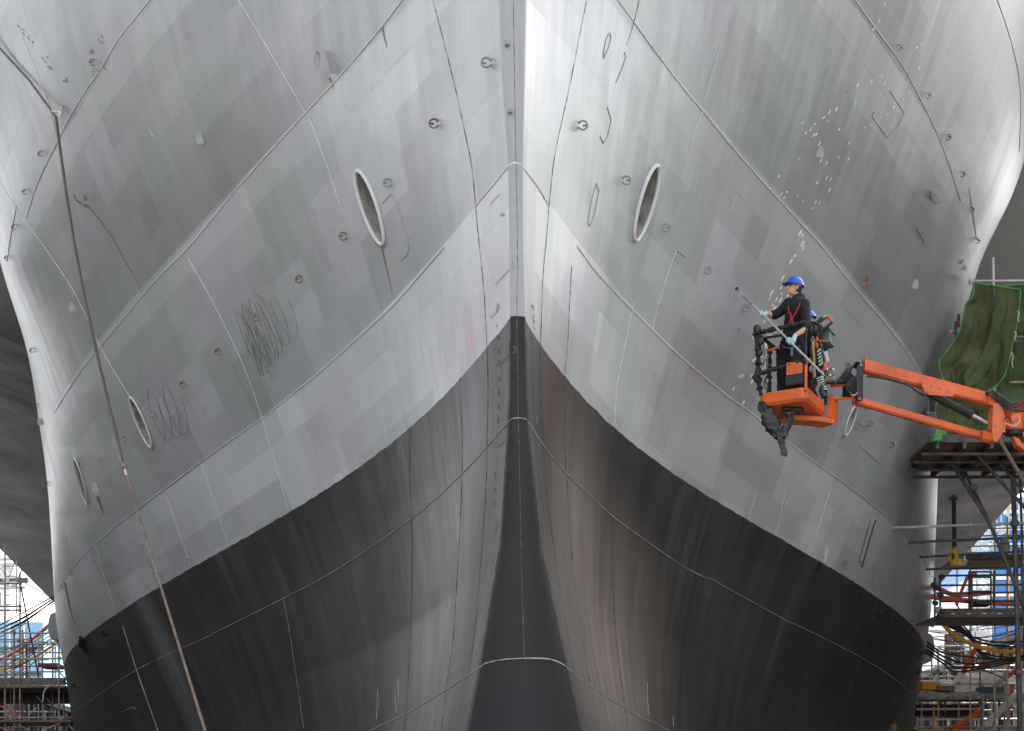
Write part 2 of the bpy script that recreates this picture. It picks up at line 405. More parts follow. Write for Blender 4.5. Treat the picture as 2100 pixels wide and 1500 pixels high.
    for (sx_, sy_, ru, rv, c_, st_, onlydark) in (() if bar else SPOTS):
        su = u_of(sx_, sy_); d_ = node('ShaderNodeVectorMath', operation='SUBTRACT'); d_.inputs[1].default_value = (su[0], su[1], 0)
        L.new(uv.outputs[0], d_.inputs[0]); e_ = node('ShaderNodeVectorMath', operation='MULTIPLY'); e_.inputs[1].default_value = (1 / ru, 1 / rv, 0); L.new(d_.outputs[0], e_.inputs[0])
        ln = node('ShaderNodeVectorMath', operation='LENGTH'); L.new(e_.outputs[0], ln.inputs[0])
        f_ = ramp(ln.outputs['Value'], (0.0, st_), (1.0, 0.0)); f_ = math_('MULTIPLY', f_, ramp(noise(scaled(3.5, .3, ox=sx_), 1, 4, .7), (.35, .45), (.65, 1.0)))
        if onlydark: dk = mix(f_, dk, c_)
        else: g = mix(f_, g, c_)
    col = mix(above, dk, g)
    L.new(col, b.inputs['Base Color'])
    rg = ramp(noise(scaled(4, .5, ox=5), 1, 4), (.3, .30), (.7, .37)); rd = ramp(noise(scaled(6, .3, ox=5), 1, 4), (.3, .36), (.7, .46))
    L.new(mix(above, rd, rg), b.inputs['Roughness'])
    L.new(mix(above, (.55, .55, .55), (.95, .95, .95)), b.inputs['Specular IOR Level'])
    if bar: base_d = .25
    # plates pulled in between the frames + brush texture
    wav = noise(scaled(1.3, .6), 1.0, 2, .5); wav2 = noise(scaled(3.4, 1.1), 1.0, 2, .5)
    fr = math_('ADD', math_('MULTIPLY', wav, .7), math_('MULTIPLY', wav2, .14))
    bp = node('ShaderNodeBump'); bp.inputs['Strength'].default_value = .55 if not bar else .22; bp.inputs['Distance'].default_value = .10
    su_ = node('ShaderNodeSeparateXYZ'); L.new(uv.outputs[0], su_.inputs[0])
    um = ramp(math_('FRACT', math_('DIVIDE', su_.outputs[0], 40.0), 0), (0.0, 1.0), (.16, .9), (.30, .28), (1.0, .2))
    fr = math_('MULTIPLY', fr, um)
    L.new(fr, bp.inputs['Height'])
    if bar: L.new(mix(above, (.16, .16, .16), (.6, .6, .6)), b.inputs['Specular IOR Level']); L.new(mix(above, (.42, .42, .42), (.4, .4, .4)), b.inputs['Roughness'])
    bp2 = node('ShaderNodeBump'); bp2.inputs['Strength'].default_value = .06; bp2.inputs['Distance'].default_value = .01
    L.new(noise(scaled(40, 8), 1, 3), bp2.inputs['Height']); L.new(bp.outputs[0], bp2.inputs['Normal'])
    L.new(bp2.outputs[0], b.inputs['Normal'])
    return m
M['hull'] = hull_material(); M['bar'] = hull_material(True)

ship = thing('warship', (0.0, 14.6, 0.0), 'huge grey warship bow with black lower hull, towering over the dock', 'ship')

# hawse openings: centre, semi-axis vector (long), half width  (photo points)
HAWSE = [((761, 426), (25, 74), 15), ((1323, 417), (-21, 75), 14), ((291, 866), (21, 50), 8), ((168, 988), (13, 46), 5), ((1742, 862), (-11, 30), 6)]
HP = []
for (c, a, wd) in HAWSE:
    side = -1 if c[0] < 1060 else 1
    def par(x, y):
        Y = solve_Y(x, y, side); return np.array([Y, (HY - y) * Y / D0])
    q0 = par(*c); al = math.hypot(*a); u = (a[0] / al, a[1] / al); vv = (-u[1], u[0])
    A = np.stack([(par(c[0] + a[0], c[1] + a[1]) - par(c[0] - a[0], c[1] - a[1])) / 2, (par(c[0] + vv[0] * wd, c[1] + vv[1] * wd) - par(c[0] - vv[0] * wd, c[1] - vv[1] * wd)) / 2], 1)
    HP.append((side, q0, A, np.linalg.inv(A)))

def hull_side(side):
    Hs = np.concatenate([np.linspace(-340, 90, 12), np.linspace(105, 3600, 300)])
    ys = np.concatenate([D0 + 35 * np.linspace(0, 1, 330) ** 1.35, np.linspace(50.6, 120, 60)])
    HH, YY = np.meshgrid(Hs, ys, indexing='ij')
    HH = HH.copy(); YY = YY.copy(); inside = np.zeros(HH.shape, bool)
    for (sd_, q0, A, Ai) in HP:
        if sd_ != side: continue
        d = np.stack([YY - q0[0], HH - q0[1]], -1); e = d @ Ai.T; rad = np.hypot(e[..., 0], e[..., 1])
        # half a cell in this metric
        cy = .5 * .085; ch = .5 * 11.7
        cell = np.hypot(*(np.abs(Ai) @ np.array([cy, ch])))
        near = np.abs(rad - 1) < max(.12, cell * .95)
        sc = np.where(near, 1 / np.maximum(rad, .05), 1)
        nd = (e * sc[..., None]) @ A.T
        YY = np.where(near, q0[0] + nd[..., 0], YY); HH = np.where(near, q0[1] + nd[..., 1], HH)
        inside |= (rad < 1) | near
    XX = hull_x(YY, HH, side)
    XX[:, 0] = bar_edge(Hs, side)
    ZZ = CZ + HH * .005
    nH, nY = XX.shape
    co = np.stack([XX, YY, ZZ], -1).reshape(-1, 3)
    # uv: running length aft (u) and height (v)
    du = np.hypot(np.diff(XX, axis=1), np.diff(YY, axis=1)); u = np.concatenate([np.zeros((nH, 1)), np.cumsum(du, 1)], 1)
    u = u + (40.0 if side > 0 else 0.0)
    zp = np.interp(YY, [a for a, b_ in PP[side]], [b_ for a, b_ in PP[side]])
    pz = HH * .005 - zp
    idx = np.arange(nH * nY).reshape(nH, nY)
    a, b_, c, d = idx[:-1, :-1], idx[:-1, 1:], idx[1:, 1:], idx[1:, :-1]
    quads = np.stack([a, b_, c, d] if side > 0 else [a, d, c, b_], -1).reshape(-1, 4)
    ins = inside.reshape(-1); keep = ~ins[quads].all(1); quads = quads[keep]
    return co, quads, u.reshape(-1), ZZ.reshape(-1), pz.reshape(-1)
def mesh_np(name, co, quads, m, uvs, smooth=True):
    me = bpy.data.meshes.new(name)
    me.vertices.add(len(co)); me.vertices.foreach_set('co', co.astype(np.float32).ravel())
    nq = len(quads); me.loops.add(nq * 4); me.loops.foreach_set('vertex_index', quads.astype(np.int32).ravel())
    me.polygons.add(nq); me.polygons.foreach_set('loop_start', np.arange(0, nq * 4, 4, dtype=np.int32))
    me.polygons.foreach_set('use_smooth', np.ones(nq, bool))
    me.update(calc_edges=True); me.validate()
    for nm, (uu, vv) in uvs.items():
        l = me.uv_layers.new(name=nm)
        arr = np.stack([uu[quads.ravel()], vv[quads.ravel()]], -1).astype(np.float32)
        l.data.foreach_set('uv', arr.ravel())
    me.materials.append(m)
    return bpy.data.objects.new(name, me)
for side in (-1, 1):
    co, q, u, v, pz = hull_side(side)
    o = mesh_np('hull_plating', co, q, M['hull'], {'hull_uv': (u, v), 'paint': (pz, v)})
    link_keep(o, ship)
# stem bar
def stem_bar():
    Hs = np.linspace(-340, 3600, 320); n = 25
    l = bar_edge(Hs, -1); r = bar_edge(Hs, 1); c = (l + r) / 2; rad = (r - l) / 2
    an = np.linspace(-math.pi / 2, math.pi / 2, n)
    X = c[:, None] + rad[:, None] * np.sin(an); Y = D0 - .004 - rad[:, None] * .55 * np.cos(an) + 0 * X; Z = CZ + Hs[:, None] * .005 + 0 * X
    Y[:, 0] = Y[:, -1] = D0 - .002
    co = np.stack([X, Y, Z], -1).reshape(-1, 3)
    idx = np.arange(len(Hs) * n).reshape(len(Hs), n)
    q = np.stack([idx[:-1, :-1], idx[:-1, 1:], idx[1:, 1:], idx[1:, :-1]], -1).reshape(-1, 4)
    u = (20 + X).reshape(-1); v = Z.reshape(-1); pz = (Hs[:, None] * .005 - 1099 * .005 + 0 * X).reshape(-1)
    return mesh_np('stem_bar', co, q, M['bar'], {'hull_uv': (u, v), 'paint': (pz, v)})
link_keep(stem_bar(), ship)
# flight deck on top of the bow (seen only from elsewhere)
ys = [14.8, 16, 18, 21, 24, 27, 30, 34, 40, 48, 60, 80, 119]
top = [P(0, 0, 1)] * 0
lo = [Vector((float(hull_x(np.array(max(y, 15.0)), np.array(3600.0), -1)), y, CZ + 18.0)) for y in ys]
ro = [Vector((float(hull_x(np.array(max(y, 15.0)), np.array(3600.0), 1)), y, CZ + 18.0)) for y in ys]
MB().plate(lo + ro[::-1], (0, 0, 1), .3).build('deck', M['fit'], ship, smooth=False)
MB().plate([Vector(q) for q in ((-13, 30, 20.4), (13, 30, 20.4), (20, 35, 20.4), (21, 119, 20.4), (-21, 119, 20.4), (-20, 35, 20.4))], (0, 0, 1), .9).build('shading_deck_overhang', M['fit'], ship, smooth=False)  # unseen overhang, added to shade the upper hull sides
# ------------------------------------------------------------------ dock setting
def plane(name, x0, x1, y0, y1, z, m):
    me = bpy.data.meshes.new(name); me.from_pydata([(x0, y0, z), (x1, y0, z), (x1, y1, z), (x0, y1, z)], [], [(0, 1, 2, 3)])
    me.materials.append(m); o = bpy.data.objects.new(name, me); COL.objects.link(o); return structure(o)
M['ground'] = mat('quay_ground', (.22, .215, .20), .9, var=.25, scale=.2)
plane('ground', -1500, 1500, -1500, 1500, -.25, M['ground'])
plane('dock_floor', -22, 22, -42, 200, 0.0, M['concrete'])

M['sheetpile'] = mat('dark_sheet_piling', (.045, .048, .06), .6, .2, var=.3, scale=2, bump=.2)
M['capping'] = mat('pale_capping', (.35, .34, .33), .7, var=.2, scale=1)
M['pipegrey'] = mat('pale_rib_pipe', (.42, .42, .43), .5, var=.25, scale=2)
def dock_wall(label, x, top, y0, y1, name='dock_wall', rib_y=(30, 95)):
    s = 1 if x < 0 else -1                      # faces the dock
    o = thing(name, (x, (y0 + y1) / 2, 0), label, 'wall')
    b = MB(); n = int((y1 - y0) / 1.2); pts = []
    # folded sheet piles
    z1 = CZ + top; vs = []
    for i in range(n + 1):
        for q, off in ((0, 0), (.35, 0), (.5, .35), (.85, .35)):
            vs.append((x - s * off, y0 + (i + q) * 1.2))
    m = MB(); v3 = [(a, c, 0) for a, c in vs] + [(a, c, z1) for a, c in vs]; L_ = len(vs)
    m.add(v3, [(i, i + 1, L_ + i + 1, L_ + i) for i in range(L_ - 1)])
    m.build('sheet_piling', M['sheetpile'], o, smooth=False)
    MB().box((x - s * .7, (y0 + y1) / 2, z1 + .12), (1.6, y1 - y0, .25)).build('capping_beam', M['capping'], o, smooth=False)
    r = MB()
    yy = rib_y[0]
    while yy < rib_y[1]:
        r.tube([(x + s * .12, yy, 0), (x + s * .12, yy, z1 - .3)], .10, 6); yy += 2.4
    r.build('fender_pipe_row', M['pipegrey'], o)
    return o
dock_wall('dark blue ribbed dock wall with pale vertical pipes, left of the ship', -22, 7.0, -42, 150)
dock_wall('dark ribbed dock wall with pale vertical pipes, right of the ship, its top edge sloping down to the hull', 22, 9.4, -42, 150)
o = thing('dock_gate', (0, -42, 0), 'tall dark caisson gate closing the dock behind the viewer', 'gate')
g = MB().box((0, -42.6, 5), (44.6, 1.2, 10)); g.build('gate_plate', M['sheetpile'], o, smooth=False)
g = MB()
for i in range(19): g.box((-21 + i * 2.33, -41.9, 5), (.25, .3, 9.8))
g.build('gate_rib_row', M['black'], o, smooth=False)
M['shed'] = mat('shading_shed_cladding', (.16, .17, .18), .7, var=.15, scale=.3); M['shading_roof'] = mat('shading_roof', (.22, .22, .22), .6)
for sgn, wd_ in ((-1, 'left'), (1, 'right')):  # unseen sheds, added to cut the side light on the hull
    zq = CZ + (7.0 if sgn < 0 else 9.4); o = thing('shading_shed', (sgn * 52, 0, zq), 'unseen grey shed added to darken the hull, along the quay to the ' + wd_ + ' of the viewer', 'building')
    MB().box((sgn * 52, 0, zq + 6), (26, 98, 12)).build('wall', M['shed'], o, smooth=False)
    MB().add([(sgn * 52 - 13.6, -51, zq + 12), (sgn * 52 + 13.6, -51, zq + 12), (sgn * 52, -51, zq + 12), (sgn * 52 - 13.6, 50, zq + 12), (sgn * 52 + 13.6, 50, zq + 12), (sgn * 52, 50, zq + 12)], [(0, 1, 2), (5, 4, 3), (0, 2, 5, 3), (1, 4, 5, 2), (0, 3, 4, 1)]).build('roof', M['shading_roof'], o, smooth=False)
    for k in range(4): MB().box((sgn * 38.96, -38 + k * 16, zq + 3), (.12, 7, 6)).build('door', M['steel_dark'], o, smooth=False)
for sgn, nm in ((-1, 'left'), (1, 'right')):
    z = CZ + (7.0 if sgn < 0 else 9.4) + .02
    x0, x1 = (-900, -23.4) if sgn < 0 else (23.4, 900)
    b = MB().box(((x0 + x1) / 2, 200, z / 2), (x1 - x0, 1400, z)); ob = b.build('quay', M['ground'], smooth=False); structure(ob)

# unseen sheeted scaffolds added outside the frame to darken the hull edges
M['shading_sheeting'] = mat('olive_shading_sheeting', (.055, .07, .045), .8, var=.25, scale=.8)
for sgn, xs_, y0_, y1_, ht_, lab in ((1, 16.4, 26.0, 46.0, 15.5, 'unseen olive sheeted scaffold added to darken the hull, beyond the right edge of the view'), (-1, 16.8, 27.0, 38.0, 15.5, 'unseen olive sheeted scaffold added to darken the hull, beyond the left edge of the view')):
    o = thing('shading_scaffold', (sgn * (xs_ + .6), (y0_ + y1_) / 2, 0), lab, 'scaffold'); vs = []; NY, NZ = 36, 14
    for i in range(NY + 1):
        for k in range(NZ + 1): vs.append((sgn * (xs_ + .12 * math.sin(i * 1.9 + k * .7)), y0_ + (y1_ - y0_) * i / NY, .4 + ht_ * k / NZ))
    MB().add(vs, [(i * (NZ + 1) + k, (i + 1) * (NZ + 1) + k, (i + 1) * (NZ + 1) + k + 1, i * (NZ + 1) + k + 1) for i in range(NY) for k in range(NZ)]).build('shading_sheeting', M['shading_sheeting'], o)
    for i in range(6):
        for xx in (.3, 1.5): MB().tube([(sgn * (xs_ + xx), y0_ + .1 + i * (y1_ - y0_ - .2) / 5, 0), (sgn * (xs_ + xx), y0_ + .1 + i * (y1_ - y0_ - .2) / 5, ht_ + 1.2)], .03, 6).build('standard', M['steel'], o)
    for k in range(7): MB().tube([(sgn * (xs_ + .35), y0_ - .1, 2 + k * 2.1), (sgn * (xs_ + .35), y1_ + .1, 2 + k * 2.1)], .03, 6).build('ledger', M['steel'], o)
    for k in range(4): MB().box((sgn * (xs_ + .9), (y0_ + y1_) / 2, 2.1 + k * 4.2), (1.2, y1_ - y0_, .06)).build('platform', M['plank'], o, smooth=False)
for sgn, col_, sz in ((-1, 'left', 48), (1, 'right', 52)):  # unseen halls, added so the outer hull reflects something dark
    zq = CZ + (7.0 if sgn < 0 else 9.4); xa_, xb_ = sgn * sz, sgn * (sz + 110)
    o = thing('shading_hall', (sgn * (sz + 55), 92, zq), 'unseen grey hall added to darken the hull edges, outside the frame to the ' + col_, 'building')
    MB().box(((xa_ + xb_) / 2, 102, zq + 5.5), (110, 20, 11)).build('wall', M['shed'], o, smooth=False)
    MB().box(((xa_ + xb_) / 2, 102, zq + 11.2), (111, 21, .5)).build('roof', M['shading_roof'], o, smooth=False)
    for k in range(12): MB().box((xa_ + sgn * (5 + k * 9), 91.9, zq + 3), (5, .2, 6)).build('door', M['steel_dark'], o, smooth=False)
# ------------------------------------------------------------------ fittings on the hull
rnd = random.Random(3)
def on_any(x, y, off=0.0):
    H = HY - y; l = CX + float(bar_edge(H, -1)) / D0 * FPX; r = CX + float(bar_edge(H, 1)) / D0 * FPX
    if l + .5 < x < r - .5: return bar_pt(x, y, off)
    return on_hull(x, y, off, side=-1 if x < (l + r) / 2 else 1)
def seam(pts, r=.0085, m='weld', step=9, jit=.003, cm=True, name='weld_seam', parent=None):
    q = resample(catmull(pts, 4) if (cm and len(pts) > 2) else pts, step)
    p3 = [on_any(x, y, .004) for x, y in q]
    p3 = [a for i, a in enumerate(p3) if i == 0 or (a - p3[i - 1]).length > .004]
    rr = [r + rnd.uniform(-jit, jit) for _ in p3]
    return MB().tube(p3, rr, 6).build(name, M[m], parent or ship)
M['fit_seam'] = mat('dull_weld_bead', (.36, .36, .36), .5, var=.3, scale=20)
SEAMS = [
 [(1075, 1357), (1030, 1359), (1005, 1363), (985, 1370), (913, 1417), (835, 1463), (757, 1500), (640, 1565)],
 [(1075, 1357), (1120, 1357), (1137, 1360), (1160, 1369), (1178, 1384), (1210, 1408), (1281, 1453), (1300, 1464), (1375, 1500), (1480, 1550)],
 [(1043, 866), (998, 918), (948, 972), (862, 1050), (700, 1163), (580, 1228), (436, 1300)],
 [(434, 1303), (280, 1374), (162, 1455), (150, 1466)],
 [(1083, 867), (1115, 917), (1142, 948), (1160, 970), (1191, 1000), (1252, 1056), (1300, 1092), (1400, 1161), (1453, 1188)],
 [(1455, 1186), (1625, 1280)], [(1626, 1278), (1765, 1348), (1840, 1397), (1872, 1427)],
 [(1042, 343), (1023, 367), (975, 424)], [(911, 507), (860, 566), (800, 633), (699, 725), (630, 785), (537, 857), (400, 956), (344, 998), (276, 1048), (195, 1116), (141, 1175), (119, 1215)],
 [(1074, 346), (1103, 385), (1125, 423)], [(1183, 505), (1220, 555), (1266, 605), (1340, 680), (1400, 736), (1480, 804), (1528, 838), (1583, 881), (1641, 926), (1684, 958), (1745, 1001), (1834, 1072), (1890, 1142), (1910, 1185)],
 [(900, -100), (825, 0), (782, 57), (700, 153), (628, 231), (500, 371), (393, 500), (315, 580), (207, 710), (164, 764), (112, 846)],
 [(1190, -100), (1266, 0), (1300, 45), (1330, 87), (1400, 180), (1440, 226), (1500, 300), (1575, 385), (1680, 499), (1697, 520), (1753, 591), (1830, 681), (1889, 768), (1910, 810)],
 [(370, -90), (307, 0), (246, 76), (210, 136), (154, 221), (100, 326), (76, 379), (54, 446)], [(34, 422), (22, 485), (15, 535)],
 [(1690, -100), (1754, 0), (1794, 57), (1842, 122), (1880, 189), (1920, 270), (1946, 336), (1970, 412)], [(1988, 388), (2003, 492)],
 [(2000, -100), (2045, 0), (2080, 110), (2093, 200), (2090, 312)],
]
for i_, s_ in enumerate(SEAMS): seam(s_, .0058 if i_ < 7 else .0080, 'fit_seam' if i_ < 7 else 'weld')
seam([(1043, 343), (1050, 340), (1060, 339), (1072, 342)], .008); seam([(1043, 866), (1050, 862), (1063, 861), (1076, 862), (1083, 866)], .007, 'fit')
VERT = [
 [(888, 0), (930, 165), (953, 270), (968, 345), (977, 440), (984, 510), (993, 600), (998, 700), (1001, 800), (999, 917), (997, 1000), (988, 1130), (977, 1270), (962, 1383)],
 [(943, 775), (948, 900), (947, 1000), (940, 1150), (930, 1300), (915, 1417), (905, 1500), (897, 1560)],
 [(840, 885), (840, 977), (844, 1060), (845, 1150), (842, 1300), (835, 1430), (828, 1510)],
 [(1203, 0), (1170, 167), (1148, 267), (1135, 335), (1126, 420), (1121, 480), (1113, 567), (1110, 650), (1108, 720), (1110, 833), (1115, 917), (1120, 1000), (1130, 1083), (1152, 1233), (1176, 1370)],
 [(1172, 547), (1167, 633), (1163, 720), (1158, 770), (1158, 917), (1163, 1000), (1172, 1133), (1190, 1280), (1210, 1400)],
 [(1253, 1057), (1258, 1227), (1270, 1370), (1287, 1500)],
 [(1800, 1228), (1765, 1346), (1716, 1500)], [(1880, 1300), (1850, 1400), (1828, 1500)],
 [(1311, 0), (1296, 60), (1284, 93)],
]
for s_ in VERT: seam(s_, .0028, 'weld_dark', 8, .002)
for sd_, T in ((-1, BAR_L), (1, BAR_R)):
    seam([(float(np.interp(y, BAR_Y, T)) + sd_ * .8, y) for y in range(700, 1520, 40)], .0035, 'weld_dark', 8, .002)
seam([(1052, -40), (1055, 165), (1058, 340), (1061, 500), (1060, 650), (1062, 760), (1063, 861), (1066, 1000), (1070, 1200), (1075, 1357)], .0030, 'weld_dark', 6, .002)
FRAMES = [
 [(490, 0), (552, 103), (627, 232)], [(632, 236), (672, 343), (700, 430)], [(0, 370), (35, 432), (88, 502), (155, 604), (205, 710), (267, 815)],
 [(387, 532), (433, 613), (483, 713), (510, 777), (537, 857), (578, 997), (592, 1047)], [(412, 950), (430, 1000), (470, 1123)], [(338, 1007), (363, 1080), (393, 1163)],
 [(195, 1116), (213, 1180), (237, 1256)], [(1387, 512), (1353, 613), (1338, 677)], [(1300, 620), (1267, 783), (1260, 872)], [(1613, 1000), (1590, 1100)], [(1705, 1000), (1680, 1077), (1663, 1137)],
 [(1442, 225), (1418, 290), (1399, 370)], [(120, 300), (98, 208), (40, 60)], [(1480, 80), (1444, 205)], [(1550, 1010), (1535, 1065)],
]
for s_ in FRAMES: seam(s_, .0045, 'weld', 10, .001)
seam([(252, 1284), (280, 1373), (300, 1430), (326, 1505)], .010, 'twine'); seam([(582, 1230), (597, 1313), (623, 1494)], .006, 'fit')
LOOPS = [
 [(785, 417), (803, 397), (812, 412), (838, 503), (837, 520), (822, 536), (815, 523)],
 [(1223, 377), (1228, 393), (1220, 433), (1210, 465), (1205, 457), (1213, 410), (1223, 377)],
 [(1250, 68), (1253, 78), (1247, 100), (1238, 120), (1237, 110), (1243, 80), (1250, 68)], [(1280, 107), (1283, 117), (1277, 137), (1263, 170)],
 [(1245, 220), (1253, 247), (1245, 283), (1237, 295), (1230, 280)], [(1380, 537), (1387, 513), (1405, 527)],
 [(1815, 193), (1825, 187), (1854, 232), (1843, 257), (1820, 284), (1788, 239), (1792, 230)], [(1873, 470), (1878, 465), (1897, 500)], [(1735, 193), (1740, 182), (1747, 176)],
 [(775, 1412), (772, 1443), (773, 1477), (777, 1450), (775, 1412)], [(817, 1390), (812, 1420), (811, 1447), (813, 1462), (818, 1427), (817, 1390)], [(1327, 1400), (1327, 1427), (1330, 1467)], [(1274, 1373), (1278, 1400)],
 [(405, 817), (408, 815), (417, 833), (421, 850)], [(568, 779), (577, 795)], [(246, 1463), (273, 1450), (278, 1455)], [(1380, 1470), (1380, 1490)], [(200, 1188), (207, 1210)], [(213, 1222), (222, 1250)],
 [(1508, 690), (1515, 672), (1517, 680)], [(1628, 905), (1636, 880)], [(1760, 912), (1805, 952)], [(1758, 865), (1772, 877)],
]
for s_ in LOOPS: seam(s_, .0052, 'fit_seam', 6, .001, cm=False, name='patch_weld')

M['fit_hook'] = mat('hook_grey', (.40, .40, .40), .5)
M['fit_pale'] = mat('pale_grey_fitting', (.60, .60, .60), .45, var=.06, scale=3)
# hawse openings: flange ring + bore running up and aft inside the bow
for (c, a, wd), (side, q0, A, Ai) in zip(HAWSE, HP):
    ring = []; n_ = 40
    nn = hull_n(q0[0], q0[1], side)
    for k in range(n_):
        an = 2 * math.pi * k / n_; q = q0 + A @ np.array([math.cos(an), math.sin(an)])
        ring.append(Vector((float(hull_x(np.array(q[0]), np.array(q[1]), side)), q[0], CZ + q[1] * .005)))
    cen = sum(ring, Vector()) / n_
    big = wd > 12
    o = MB().tube([p + nn * (.02 if big else .03) + (p - cen) * .02 for p in ring], [(.026 if big else .022) * (1 + .06 * math.sin(2 * math.pi * k / n_ - 1.2)) for k in range(n_)], 8, closed=True).build('hawse_flange', M['fit_pale'], ship)
    b = MB(); inw = (-nn * .75 + Vector((0, .55, .35))).normalized()
    lv = [(0, 1.0), (.25, .97), (.6, .9), (1.3, .8)]
    vs = []
    for d_, sc in lv: vs += [cen + (p - cen) * sc * 1.01 + inw * d_ * (1 if big else .7) for p in ring]
    fs = [(i * n_ + k, i * n_ + (k + 1) % n_, (i + 1) * n_ + (k + 1) % n_, (i + 1) * n_ + k) for i in range(len(lv) - 1) for k in range(n_)]
    fs.append(tuple(3 * n_ + k for k in range(n_)))
    b.add(vs, fs).build('hawse_bore', M['hole'], ship)

def frame_at(px, py):
    p, n = on_hull(px, py, 0, want_n=True)
    up = Vector((0, 0, 1)); up = (up - n * up.dot(n)).normalized(); rt = up.cross(n).normalized()   # rt: along the hull
    return p, n, up, rt
def ring_eye(px, py, m='rust', r=.046, th=.009):
    """C-shaped lifting eye, standing proud of the plate"""
    p, n, up, rt = frame_at(px, py); s = -1 if px < 1060 else 1
    pts = []
    c = p + n * .035
    for k in range(15):
        an = R(45 + 275 * k / 14)
        pts.append(c + Vector((-s * -1, 0, 0)) * 0 + (Vector((1, 0, 0)) * (math.cos(an) * -s) + Vector((0, 0, 1)) * math.sin(an)) * r)
    b = MB().tube(pts, th, 6); b.tube([c + Vector((1, 0, 0)) * s * r * .98 - n * .05, c + Vector((1, 0, 0)) * s * r * .98], .012, 6)
    return b.build('pad_eye', M[m], ship)
def bolt_eye(px, py, m='rust'):
    """pad eye with a stud above and a tail below"""
    p, n, up, rt = frame_at(px, py); s = -1 if px < 1060 else 1
    c = p + n * .045; b = MB(); pts = []
    for k in range(17):
        an = R(25 + 310 * k / 16)
        pts.append(c + (Vector((1, 0, 0)) * (math.cos(an) * -s) + Vector((0, 0, 1)) * math.sin(an)) * .050)
    b.tube(pts, .011, 6)
    b.tube([c + Vector((s * .057, 0, 0)) - n * .06, c + Vector((s * .057, 0, 0))], .012, 6)
    o = b.build('pad_eye', M[m], ship)
    MB().ball(p + n * .06 + Vector((0, 0, .105)), .016, 8, 5).tube([p - n * .01 + Vector((0, 0, .09)), p + n * .06 + Vector((0, 0, .105))], .009, 6).tube([c + Vector((0, 0, -.055)), p + n * .05 + Vector((-s * -1 * .0 + (.085 if s < 0 else -.085), 0, -.14))], .009, 6).build('stud', M['fit'], o)
    return o
for q in [(193, 128), (132, 225), (87, 315), (54, 393), (32, 465), (17, 529), (69, 718), (79, 832), (101, 992)]: ring_eye(*q, 'rust')
for q in [(1842, 98), (1900, 196)]: ring_eye(*q, 'fit')
for q in [(1941, 281), (1970, 357), (1989, 429), (2001, 493)]: ring_eye(*q, 'rust')
for q in [(897, 254), (710, 484), (619, 572), (531, 650), (452, 720), (380, 787), (1780, 868), (1824, 912), (1728, 1155)]: bolt_eye(*q, 'rust')
for q in [(1005, 130), (801, 375), (318, 845), (259, 897), (211, 942), (1188, 258), (1278, 370), (1360, 467), (1446, 553), (1525, 630), (1792, 1193), (1868, 1265), (331, 1178), (391, 1149), (150, 1175)]: bolt_eye(*q, 'fit')
for q in [(179, 1146), (191, 1154), (131, 1203), (217, 1113), (235, 1240), (1885, 1288), (295, 1120)]: ring_eye(*q, 'fit', .045)

def hook(px, py, sc=1.0, m='fit', rustfoot=True):
    m = 'fit_hook' if m == 'fit' else m
    """curved fairlead plate with a small web below it"""
    p, n, up, rt = frame_at(px, py); s = -1 if px < 1060 else 1
    X = Vector((s * -1, 0, 0)); Z = Vector((0, 0, 1))
    b = MB(); N = 18; sc *= .72
    E = lambda k, off, du, k_: p + (X * math.cos(2 * math.pi * k / N) * .055 + Z * math.sin(2 * math.pi * k / N) * .16) * k_ * sc + n * (off * sc - .01) + X * du * sc - Z * du * .5 * sc + Z * .07 * sc
    vs = [E(k, o_, d_, k_) for (o_, d_, k_) in ((.0, .07, .7), (.15, 0, 1.0), (.16, 0, .80), (.13, 0, .76)) for k in range(N)]
    fs = [(r_ * N + k, r_ * N + (k + 1) % N, (r_ + 1) * N + (k + 1) % N, (r_ + 1) * N + k) for r_ in range(3) for k in range(N)]
    me = b.add(vs, fs).build('fairlead', M[m], ship)
    MB().add([E(k, .132, 0, .78) for k in range(N)], [tuple(range(N))]).build('bore_shade_disc', M['pit'], me)  # black disc standing in for the shaded inside
    w_ = MB().plate([p - Z * .10 * sc, p - Z * .10 * sc + n * .20 * sc, p - Z * .16 * sc], X, .02 * sc)
    w_.plate([p - Z * .11 * sc - X * .05 * sc, p - Z * .11 * sc - X * .05 * sc + n * .16 * sc, p - Z * .11 * sc + X * .05 * sc + n * .16 * sc, p - Z * .11 * sc + X * .05 * sc], Z, .016 * sc)
    w_.build('web', M['rust' if rustfoot else 'fit'], me, smooth=False)
    return me
hook(671, 137, 1.35); hook(416, 288, .8); hook(152, 632, .75, 'fit', False); hook(86, 868, .8, 'fit', False); hook(200, 1002, .95)
hook(1676, 316, .8, 'fit', False); hook(1771, 582, .85, 'rust'); hook(1872, 586, .8, 'fit', False)
hook(1974, 540, .45, 'fit', False); hook(1978, 553, .45, 'fit', False); hook(178, 408, .5, 'rust')
MB().tube([on_hull(164, 398, .12), on_hull(167, 408, .10), on_hull(172, 417, .05), on_hull(180, 421, .03)], .02, 6).build('bent_rod', M['rust'], ship)

